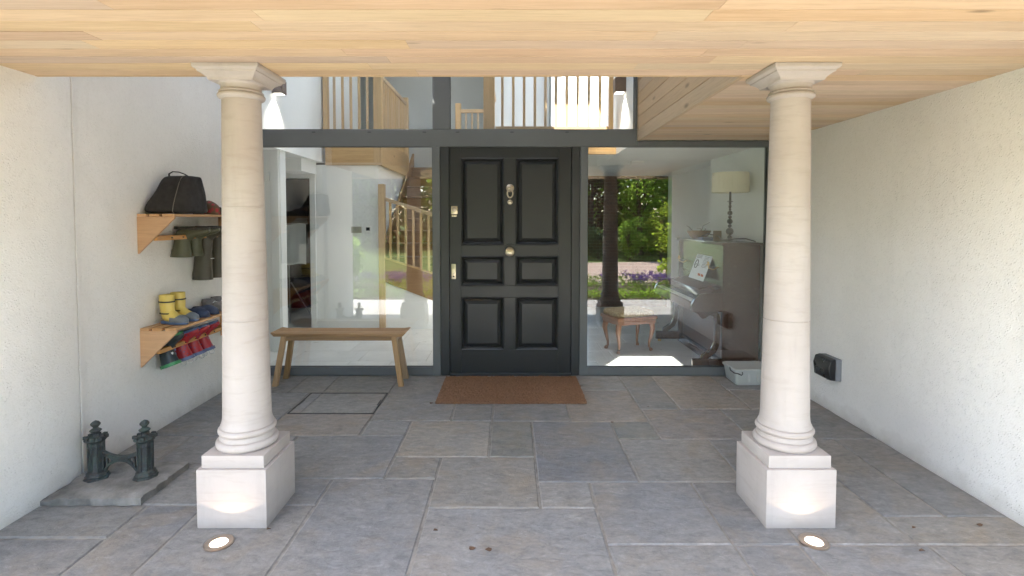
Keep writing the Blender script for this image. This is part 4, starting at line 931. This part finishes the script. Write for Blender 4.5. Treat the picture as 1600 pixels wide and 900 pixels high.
for k, px in enumerate((610, 622, 634, 646, 658, 670, 682, 694)):
    t = (px - 602) / 88.0; zt_ = ra[1] + (rb[1] - ra[1]) * t; zb_ = sa[1] + (sb_[1] - sa[1]) * t; X = ra[0] + (rb[0] - ra[0]) * t
    box(X - .017, X + .017, YB - .037, YB - .004, zb_ + .02, zt_ - .02).build('baluster', 'oak_z', st, bevel=.003)
struct(MB().prism([(nx_ + .046, 0), (p3[0], 0), (p3[0], p3[1] - .001), (p4[0], p4[1] - .001)], 1, YB - .03, YB + .02).build('stair_wall', 'plaster_white', smooth=0))
n_st = 9
for k in range(n_st):
    z0 = 1.02 + k * .187; y0 = YB + .06 + k * .27
    box(lx1 + .01, -.55, y0, y0 + .03, z0 - .187 if k else 0.7, z0 - .031).build('riser', 'stair_oak', st, bevel=.002)
    box(lx1 + .008, -.55, y0 - .025, y0 + .30, z0 - .03, z0).build('tread', 'stair_oak', st, bevel=.006)
MB().prism([(YB + .05, .75), (YB + .05 + .27 * n_st, .75 + .187 * n_st), (YB + .05 + .27 * n_st, 1.12 + .187 * n_st), (YB + .05, 1.12)], 0, lx1 - .03, lx1 + .007).build('wall_string', 'stair_oak', st, bevel=.003)
# hall rear wall
struct(box(-2.6, -.34, 10.6, 10.7, 0, HR).build('hall_rear_wall', 'plaster_shaded', smooth=0))
# far balustrade on the upper landing
fb = thing('landing_balustrade', 'short oak balustrade with newel at the back of the upper landing', 'balustrade', (-.75, 9.6, 2.62))
xa, za = W(716, 162, 9.6); xb, zb = W(757, 172, 9.6)
box(xa - .05, xa + .05, 9.55, 9.65, 2.3, za).build('newel', 'oak_z', fb, bevel=.004)
box(xa + .051, xb + .6, 9.57, 9.63, zb - .05, zb + .01).build('handrail', 'oak_x', fb, bevel=.005)
for k in range(9):
    X = xa + .14 + k * .11; box(X - .016, X + .016, 9.585, 9.615, 2.3, zb - .051).build('baluster', 'oak_z', fb, bevel=.002)

# ---- gallery over the right-hand room
gy = 6.16; gx0 = W(757, 160, gy)[0]; gx1 = XS - .01
gl_ = thing('gallery', 'pale oak gallery with row of balusters above the front door', 'gallery', (.5, gy, 2.335))
gz0 = W(940, 241, gy)[1]; gz1 = W(860, 203, gy)[1]
struct(MB().box(gx0 + .03, XS - .001, gy + .03, 9.4, gz0 + .006, gz1 - .002).box(XS, 2.95, YI, 9.4, gz0 + .006, gz1 - .002).build('room_ceiling', 'plaster_white', smooth=0))
box(gx0, gx1, gy, gy + .028, gz0, gz1).build('fascia', 'oak_x', gl_, bevel=.002)
box(gx0, gx1, gy - .008, gy - .0005, gz0, gz0 + .03).build('trim', 'oak_x', gl_, bevel=.002)
box(gx0 - .012, W(773, 160, gy)[0], gy - .01, gy + .10, gz0 - .002, 3.9).build('newel', 'oak_z', gl_, bevel=.004)
box(W(952, 160, gy)[0], W(958.5, 160, gy)[0], gy - .002, gy + .05, gz1 + .001, 3.9).build('newel', 'oak_z', gl_, bevel=.003)
box(W(774, 160, gy)[0], W(951.5, 160, gy)[0], gy + .005, gy + .055, gz1 + .003, gz1 + .043).build('bottom_rail', 'oak_x', gl_, bevel=.003)
box(W(774, 160, gy)[0], W(951.5, 160, gy)[0], gy + .005, gy + .065, 3.56, 3.62).build('handrail', 'oak_x', gl_, bevel=.006)
for p in (785, 802, 819, 836, 852.5, 869, 886, 903, 920.5, 938):
    X = W(p, 160, gy)[0]; box(X - .0155, X + .0155, gy + .014, gy + .046, gz1 + .044, 3.559).build('baluster', 'oak_z', gl_, bevel=.003)
for k in range(16):
    Y = gy + .24 + k * .16; box(gx0 + .01, gx0 + .04, Y - .015, Y + .015, gz1, 3.558).build('baluster', 'oak_z', gl_, bevel=.003)
box(gx0 - .005, gx0 + .06, gy + .101, 9.0, 3.56, 3.62).build('handrail', 'oak_y', gl_, bevel=.006)
# white walls round the void
struct(box(XS, XS + .12, YI, 6.9, gz1 - .001, HR).build('void_wall', 'plaster_white', smooth=0))
struct(box(.70, 2.95, 9.0, 9.1, gz1, HR).build('gallery_wall', 'plaster_white', smooth=0))
struct(box(-.34, .70, 9.45, 9.55, gz1, HR).build('gallery_rear_wall', 'plaster_shaded', smooth=0))
# wall lights on both sides of the void
def wall_light(x, y, z, s, label):
    w_ = thing('wall_light', label, 'wall light', (x, y, z), 'box wall lights in the hall')
    a, b = (x, x + .12) if s > 0 else (x - .12, x)
    MB().prism([(a if s > 0 else b, z), ((b if s > 0 else a), z), ((b if s > 0 else a), z + .15), ((a if s > 0 else b), z + .18)], 1, y - .06, y + .06).build('housing', 'bronze_box', w_, bevel=.003)
    box(min(a, b) + .015, max(a, b) - .015, y - .045, y + .045, z - .004, z - .0005).build('diffuser', 'lit_diffuser', w_, smooth=0)
    l = bpy.data.lights.new('wall_light_beam', 'SPOT'); l.energy = 6; l.color = (1, .93, .82); l.spot_size = R(100); l.spot_blend = .6; l.shadow_soft_size = .03
    lo = bpy.data.objects.new('wall_light_beam', l); COL.objects.link(lo); lo.parent = w_; lo.location = (s * .06, 0, -.02)
wall_light(xv, 5.95, W(430, 147, 5.95)[1], 1, 'bronze box wall light beside the capital of the left-hand column')
wall_light(XS, 5.75, W(965, 145, 5.75)[1], -1, 'bronze box wall light at the right end of the gallery balusters')

# ---- right-hand room
xw = 2.585
struct(box(xw, 4.4, YI, 6.78, 0, 2.40).build('room_wall', 'plaster_white', smooth=0))
struct(box(2.87, 4.4, 6.781, 9.4, 0, 2.40).build('alcove_wall', 'plaster_white', smooth=0))
bw = struct(box(1.30, 2.80, 9.30, 9.40, 0, gz0 + .005).build('room_rear_wall', 'brick_dark', smooth=0))
struct(box(2.801, 2.869, 9.28, 9.40, 0, gz0 + .005).build('room_rear_pier', 'plaster_white', smooth=0))
struct(box(-.34, -.24, 6.6, 9.3, 0, gz0 + .005).build('room_side_wall', 'plaster_white', smooth=0))
X, Z = W(994, 253, 7.0)
cl = thing('ceiling_light', 'small flat white light fitting on the ceiling behind the right-hand window', 'ceiling light', (X, 7.0, gz0))
box(X - .09, X + .09, 6.9, 7.08, gz0 - .024, gz0 + .005).build('housing', 'joinery_white', cl, bevel=.004)
box(X - .07, X + .07, 6.92, 7.06, gz0 - .030, gz0 - .0245).build('diffuser', 'switch_white', cl, bevel=.002)

# ---- upright piano
PY0, PY1 = 5.31, 6.72; PX0, PX1 = 2.165, 2.545
pn = thing('upright_piano', 'dark brown upright piano with open keyboard by the right-hand window', 'piano', (2.3, 6.0, 0))
for a, b in ((PY0, PY0 + .035), (PY1 - .035, PY1)):
    box(PX0, PX1, a, b, .0, 1.295).build('side', 'piano_wood', pn, bevel=.004)
box(PX0 + .03, PX1 - .002, PY0 + .036, PY1 - .036, .80, 1.294).build('panel', 'piano_wood', pn, bevel=.003)
box(PX0 + .05, PX1 - .002, PY0 + .036, PY1 - .036, .10, .60).build('panel', 'piano_wood_red', pn, bevel=.003)
box(PX0 + .0, PX1 - .003, PY0 + .036, PY1 - .036, .0, .10).build('base_rail', 'piano_wood', pn, bevel=.004)
box(PX0 - .02, PX1 + .015, PY0 - .02, PY1 + .02, 1.296, 1.325).build('lid', 'piano_wood', pn, bevel=.006, seg=2)
KX = 1.862
for a, b in ((PY0 + .003, PY0 + .060), (PY1 - .060, PY1 - .003)):
    MB().prism([(KX, .615), (KX - .01, .66), (KX, .70), (KX + .03, .755), (KX + .07, .790), (KX + .14, .805), (PX0 + .02, .812), (PX0 + .02, .615)], 1, a, b).build('key_cheek', 'piano_wood', pn, bevel=.004, smooth=40)
box(KX + .002, PX0 + .028, PY0 + .061, PY1 - .061, .62, .685).build('key_bed', 'piano_wood_red', pn, bevel=.003)
box(KX - .004, KX + .012, PY0 + .061, PY1 - .061, .625, .715).build('key_slip', 'piano_wood_red', pn, bevel=.004)
kw = (PY1 - PY0 - .13) / 52; wk = MB(); bk = MB()
for k in range(52):
    y0 = PY0 + .065 + k * kw; wk.box(KX + .016, KX + .165, y0 + .0006, y0 + kw - .0006, .70, .725)
    if k % 7 in (0, 1, 3, 4, 5): bk.box(KX + .068, KX + .165, y0 + kw * .72, y0 + kw * 1.28, .7255, .738)
wk.build('white_keys', 'ivory', pn, smooth=0)['kind'] = 'stuff'; bk.build('black_keys', 'ebony', pn, smooth=0)['kind'] = 'stuff'
MB().prism([(KX + .168, .69), (KX + .175, .80), (PX0 + .03, .86), (PX0 + .03, .69)], 1, PY0 + .061, PY1 - .061).build('fallboard', 'piano_wood', pn, bevel=.003)
MB().prism([(KX + .17, .800), (KX + .15, .812), (KX + .16, .826), (PX0 + .03, .872), (PX0 + .03, .862)], 1, PY0 + .25, PY1 - .25).build('music_ledge', 'piano_wood_red', pn, bevel=.002)
for yk in (PY0 + .20, PY1 - .25):
    br = MB().tube([(PX0 + .03, yk, 1.06), (PX0 - .02, yk, 1.03), (PX0 - .07, yk, 1.05), (PX0 - .075, yk, 1.08)], .006, 8)
    br.lathe([(.001, 1.078), (.024, 1.080), (.022, 1.086), (.010, 1.088), (.011, 1.115), (.001, 1.116)], (PX0 - .075, yk, 0), 12); br.build('candle_sconce', 'brass', pn, smooth=40)
for a in (PY0 + .006, PY1 - .058):                # scrolled trusses under the key bed, and toes
    tr = [(KX + .02, .612), (KX + .05, .60), (KX + .075, .57), (KX + .10, .545), (KX + .135, .55), (KX + .18, .585), (KX + .215, .57), (KX + .235, .52), (KX + .240, .42), (KX + .235, .30), (KX + .205, .235), (KX + .14, .19), (KX + .10, .165), (KX + .095, .13)]
    back = [(KX + .13, .115), (KX + .19, .15), (KX + .25, .20), (KX + .285, .28), (KX + .292, .42), (KX + .288, .56), (KX + .26, .614)]
    MB().prism(tr + back, 1, a, a + .052).build('truss', 'piano_wood', pn, bevel=.006, seg=2, smooth=40)
    box(KX + .01, PX0 + .02, a - .002, a + .054, .03, .128).build('toe', 'piano_wood', pn, bevel=.008, seg=2)
    MB().lathe([(.001, 0), (.022, 0), (.022, .03), (.001, .03)], (KX + .06, a + .026, 0), 14).build('castor', 'brass', pn)
# sheet music
sx0, sz0 = W(1062, 425, 6.3); 
sm = thing('sheet_music', 'open white sheet music leaning on the piano desk', 'sheet music', (PX0, 5.9, .87))
cz, y0, y1 = .885, 5.68, 6.14
def shp(u, t, d=0): return (PX0 - .06 + .10 * t - d, y1 - (y1 - y0) * u - .015 * t, cz + .285 * t + .01 * math.sin(u * math.pi * 2))
MB().rings([[shp(0, 0, d), shp(.5, 0, d), shp(1, 0, d), shp(1, 1, d), shp(.5, 1, d), shp(0, 1, d)] for d in (.0, .006)]).build('page', 'paper', sm, smooth=0)
ik = MB()
for k in range(9):
    t = .92 - k * .05
    for ua in (.06, .54):
        if ua < .5 and 2 < k < 7: continue
        p, q = shp(ua + .02, t, .0075), shp(ua + .36, t, .0075); ik.bar(p, q, .002, .004)
ik.tube([shp(.22 + .10 * math.cos(a), .55 + .16 * math.sin(a), .0075) for a in [2 * math.pi * k / 16 for k in range(17)]], .004, 6)
ik.build('print', 'ink_black', sm, smooth=0)
rd = MB()
for uu in (.62, .82):
    p = Vector(shp(uu, .20, .0085)); rd.bar(p - Vector((0, .035, 0)), p + Vector((0, .03, 0)), .003, .045)
rd.build('picture', 'ink_red', sm, smooth=0)
# lamp
LX, LY = W(1140, 372, 5.64)[0], 5.64; zl = 1.3255
lp = thing('table_lamp', 'table lamp with pleated cream drum shade and beaded metal stem on the piano', 'lamp', (LX, LY, zl))
def ball(r, zc, n=7): return [(max(.006, r * math.cos(a)), zc + r * math.sin(a)) for a in [R(-80 + 160 * k / (n - 1)) for k in range(n)]]
prof = [(.001, 0), (.062, 0), (.062, .006), (.045, .014), (.014, .02)]; zc = .02
for r in (.024, .040, .020, .030, .018, .026, .014, .018): zc += r * .98; prof += ball(r, zc); zc += r * .98
prof += [(.012, zc), (.012, zc + .03), (.030, zc + .034), (.030, zc + .038), (.012, zc + .042), (.011, zc + .14), (.001, zc + .14)]
MB().lathe(prof, (LX, LY, zl), 20).build('stem', 'lamp_metal', lp, smooth=50)
zs0 = W(1140, 301, LY)[1]; zs1 = W(1140, 270, LY)[1]; rs = .188
rings = []
for (r, z) in ((rs * .98, zs0), (rs, zs0 + .004), (rs, zs0 + .014), (rs * .985, zs0 + .018), (rs * .96, zs1 - .018), (rs * .975, zs1 - .014), (rs * .975, zs1), (rs * .93, zs1), (rs * .93, zs0)):
    rings.append([(LX + (r + (.004 if j % 2 and zs0 + .015 < z < zs1 - .015 else 0)) * math.cos(2 * math.pi * j / 96), LY + (r + (.004 if j % 2 and zs0 + .015 < z < zs1 - .015 else 0)) * math.sin(2 * math.pi * j / 96), z) for j in range(96)])
MB().rings(rings, cap=False).build('shade', 'lamp_shade', lp, smooth=20)
MB().tube([(LX - .19, LY, zs1 - .03), (LX + .19, LY, zs1 - .03)], .003, 6).build('shade_spider', 'lamp_metal', lp)
# bowl, cards, cable on the piano
bx, byy = PX0 + .13, 6.36
bo = thing('wicker_bowl', 'brown wicker bowl of twigs on the far end of the piano', 'bowl', (bx, byy, zl))
MB().lathe([(.001, .002), (.07, .0), (.10, .025), (.135, .085), (.140, .10), (.130, .10), (.095, .035), (.001, .02)], (bx, byy, zl), 28).build('bowl', 'wicker', bo, smooth=50)
tw_ = MB()
for k in range(4):
    a = 1.0 + k * 1.9; tw_.tube([(bx + .03 * math.cos(a), byy + .03 * math.sin(a), zl + .05), (bx + .11 * math.cos(a), byy + .11 * math.sin(a), zl + .12 + .02 * (k % 3)), (bx + .16 * math.cos(a + .4), byy + .16 * math.sin(a + .4), zl + .12 + .04 * (k % 3))], [.006, .004, .002], 5)
tw_.build('twigs', 'twig', bo)
tag(box(PX0 + .02, PX0 + .20, 5.92, 6.10, zl, zl + .03).build('book', 'card_blue', bevel=.003), 'small blue book lying on the piano between bowl and lamp', 'book')
tag(box(PX0 + .10, PX0 + .18, 5.80, 5.84, zl, zl + .11).build('card_box', 'card_brown', bevel=.003), 'small upright brown box on the piano beside the lamp stem', 'box')
tag(MB().tube([(PX0 + .03, 6.0, zl + .04), (PX0 + .06, 5.90, zl + .075), (PX0 + .14, 5.78, zl + .05), (PX0 + .10, 5.60, zl + .012), (PX0 + .20, 5.50, zl + .03), (PX0 + .29, 5.45, zl + .035), (PX1 - .02, 5.38, zl + .008)], .006, 8).build('lamp_cable', 'black_plastic'), 'black cable curling across the piano top behind the lamp', 'cable')
# ---- piano stool
SX, SY = 1.42, 6.24
sl_ = thing('piano_stool', 'small wooden stool with curved legs and patterned tan seat inside', 'stool', (SX, SY, 0))
RT = R(20)
def rp(x, y, z): return (SX + x * math.cos(RT) - y * math.sin(RT), SY + x * math.sin(RT) + y * math.cos(RT), z)
def rbox(x0, x1, y0, y1, z0, z1): return MB().rings([[rp(*p) for p in ((x0, y0, z), (x1, y0, z), (x1, y1, z), (x0, y1, z))] for z in (z0, z1)])
rbox(-.255, .255, -.19, .19, .335, .385).build('apron', 'stool_wood', sl_, bevel=.006); rbox(-.27, .27, -.205, .205, .385, .425).build('seat_frame', 'stool_wood', sl_, bevel=.010, seg=2)
sq8 = [(math.copysign(abs(math.cos(t)) ** .28, math.cos(t)), math.copysign(abs(math.sin(t)) ** .28, math.sin(t))) for t in [2 * math.pi * (k + .5) / 32 for k in range(32)]]
MB().rings([[rp(x * .262 * q, y * .197 * q, z) for x, y in sq8] for q, z in ((.97, .426), (1.0, .445), (.985, .470), (.93, .485), (.80, .493), (.4, .498))]).build('cushion', 'cushion', sl_, smooth=60)
for sx in (-1, 1):
    for sy in (-1, 1):
        pts = [(.215, .135, .37), (.225, .145, .33), (.235, .152, .27), (.222, .142, .18), (.205, .128, .09), (.205, .128, .045), (.220, .140, .018), (.226, .145, .002)]
        MB().tube([rp(x * sx, y * sy, z) for x, y, z in pts], [.034, .036, .031, .022, .016, .015, .023, .021], 10).build('leg', 'stool_wood', sl_, smooth=60)

# ================================================================== GARDEN IN FRONT (mirrored in the glass)
def leaves(mb, rng, c, rx, ry, rz, n, size, flat=.35, shell=.55):
    for _ in range(n):
        while True:
            p = Vector((rng.uniform(-1, 1), rng.uniform(-1, 1), rng.uniform(-1, 1)))
            if shell < p.length < 1: break
        q = Vector((c[0] + p.x * rx, c[1] + p.y * ry, c[2] + p.z * rz))
        d = Vector((rng.gauss(0, 1), rng.gauss(0, 1), rng.gauss(0, .7) + .2)).normalized(); e = d.cross(Vector((rng.gauss(0, 1), rng.gauss(0, 1), rng.gauss(0, 1)))).normalized()
        s = size * rng.uniform(.6, 1.4); b = len(mb.v)
        mb.v += [tuple(q), tuple(q + d * s * .5 + e * s * flat), tuple(q + d * s), tuple(q + d * s * .5 - e * s * flat)]; mb.f.append((b, b + 1, b + 2, b + 3))
def tree(x, y, h, r, m, label, cat='tree', group='trees beyond the drive', n=2600, size=.16, seed=0, low=.12, name='garden_tree'):
    rng = random.Random(seed); t = thing(name, label, cat, (x, y, -.06), group)
    tk = MB(); top = h * .55; tk.tube([(x, y, -.1), (x + rng.uniform(-.1, .1), y, h * .2), (x + rng.uniform(-.2, .2), y + rng.uniform(-.2, .2), h * .45), (x, y, h * .8)], [r * .09, r * .07, r * .05, r * .015], 8)
    mb = MB(); nb = 15
    for k in range(nb):
        a = rng.uniform(0, 6.28); rr_ = r * rng.uniform(.25, .72); zc = h * (low + (.93 - low) * ((k + .5) / nb)); f = 1 - .45 * abs((k + .5) / nb - .4)
        cx_, cyy = x + rr_ * f * math.cos(a), y + rr_ * f * math.sin(a); br = r * rng.uniform(.36, .55) * f
        tk.tube([(x, y, zc * .7), ((x + cx_) / 2, (y + cyy) / 2, zc * .85), (cx_, cyy, zc)], [r * .03, r * .02, r * .008], 5)
        leaves(mb, rng, (cx_, cyy, zc), br, br, br * .85, n // nb, size)
    tk.build('trunk', 'bark', t); cr = mb.build('crown', m, t, smooth=0)
    return t
TREES = [(3.7, -13.2, 6.5, 1.5, 'leaf_dark', 'dark purple-leaved tree beyond the drive', 3200, .16), (6.0, -13.6, 7.0, 1.8, 'leaf_light', 'mid green rounded tree beyond the drive, next to the dark tree', 3200, .17),
 (8.2, -12.4, 5.5, 1.7, 'leaf_light', 'light green bushy tree beyond the drive', 3000, .16), (1.2, -15.0, 7.5, 2.2, 'leaf_mid', 'tall green tree straight beyond the front walk', 2600, .2),
 (-3.0, -19.0, 7.5, 2.5, 'leaf_mid', 'tall green tree at the end of the lawn', 2600, .22), (-7.5, -20.0, 8.5, 3.0, 'leaf_dark', 'dark broad tree at the far left of the lawn', 2600, .24),
 (-11.5, -16.0, 7.5, 2.8, 'leaf_light', 'light green tree at the left edge of the lawn', 2400, .22), (11.5, -13.5, 7.5, 2.4, 'leaf_bluegreen', 'blue-green tree at the right end of the drive', 2400, .2)]
for k, (x, y, h, r, m, lab, n, s) in enumerate(TREES): tree(x, y, h, r, m, lab, n=n, size=s, seed=k + 3, low=.06)
def tall_hedge(x0, x1, y, h, label, seed, m):
    rng = random.Random(seed); t = thing('tall_hedge', label, 'hedge', ((x0 + x1) / 2, y, -.06), 'tall hedges closing the garden')
    mb = MB(); tk = MB(); k = 0; x = x0
    while x < x1:
        tk.tube([(x, y, -.1), (x + .1, y, h * .8)], [.10, .03], 6)
        for zc in range(5): leaves(mb, rng, (x + rng.uniform(-.3, .3), y + rng.uniform(-.3, .3), h * (.1 + .2 * zc)), 1.0, .9, h * .15 + rng.uniform(0, .3), 190, .30, .45, .3)
        x += .95
    tk.build('trunk', 'bark', t); mb.build('crown', m, t, smooth=0)
tall_hedge(-22, -8.2, -24, 6.5, 'tall dark hedge closing the left of the lawn', 91, 'leaf_mid')
tall_hedge(-8, 3.6, -22, 7.0, 'tall green hedge closing the middle of the garden', 92, 'leaf_mid')
tall_hedge(4.0, 17, -16.5, 7.0, 'tall green hedge behind the trees beyond the drive', 93, 'leaf_light')
SHR = [(4.8, -10.6, 1.6, .75, 'leaf_light', 'light green shrub at the far edge of the drive'), (6.2, -11.0, 2.2, .9, 'leaf_yellow', 'yellow-green shrub at the far edge of the drive'),
 (7.6, -9.8, 1.5, .8, 'leaf_mid', 'rounded mid green shrub at the far edge of the drive'), (3.6, -10.9, 1.2, .7, 'leaf_bluegreen', 'low blue-green shrub below the dark tree'),
 (4.1, -2.2, 1.55, .62, 'leaf_yellow', 'bright yellow-green shrub in the bed beside the porch'), (-4.0, -2.0, 1.1, .6, 'leaf_light', 'light green shrub in the left-hand flower bed')]
for k, (x, y, h, r, m, lab) in enumerate(SHR): tree(x, y, h, r, m, lab, 'shrub', 'shrubs round the drive', 1700, .10 if y < -5 else .09, 50 + k, .14, 'garden_shrub')
# flower beds either side of the front walk
for sx, nm in ((1, 'right'), (-1, 'left')):
    rng = random.Random(70 + sx); xa, xb = (1.05, 5.0) if sx > 0 else (-5.0, -1.05)
    struct(box(xa, xb, -2.6, .22, -.2, -.03).build('flower_bed', 'soil', smooth=0))
    mb = MB()
    for k in range(46):
        x = xa + .1 + (xb - xa - .2) * k / 45; leaves(mb, rng, (x, .02 + rng.uniform(-.05, .05), .07), .13, .13, .10, 46, .05)
    hd = thing('box_edging', f'low clipped green edging along the front of the {nm}-hand flower bed', 'hedge', ((xa + xb) / 2, 0, -.03), 'low hedges edging the flower beds')
    mb.build('foliage', 'leaf_light' if sx > 0 else 'leaf_mid', hd, smooth=0)
    s_ = MB()
    for k in range(14): x = xa + .15 + (xb - xa - .3) * k / 13; s_.tube([(x, .02, -.05), (x, .02, .10)], .008, 5)
    s_.build('stems', 'bark', hd)
    gr = MB(); fl = MB()
    for k in range(120):
        x = rng.uniform(xa + .15, xb - .15); y = rng.uniform(-2.4, -.25); leaves(gr, rng, (x, y, .12), .14, .14, .14, 26, .07, .16)
        if -1.6 < y < -.5 and (sx < 0 or x > 1.9):
            for q in range(16):
                fx_, fy_ = x + rng.gauss(0, .07), y + rng.gauss(0, .07); leaves(fl, rng, (fx_, fy_, .30 + rng.uniform(-.05, .07)), .015, .015, .05, 5, .03, .4, 0)
    stuff(tag(gr.build('bed_greenery', 'leaf_mid', smooth=0), f'soft green leaves filling the {nm}-hand flower bed', 'plants'))
    stuff(tag(fl.build('lavender_flowers', 'petal_purple', smooth=0), f'purple flower spikes in the {nm}-hand flower bed', 'flowers'))
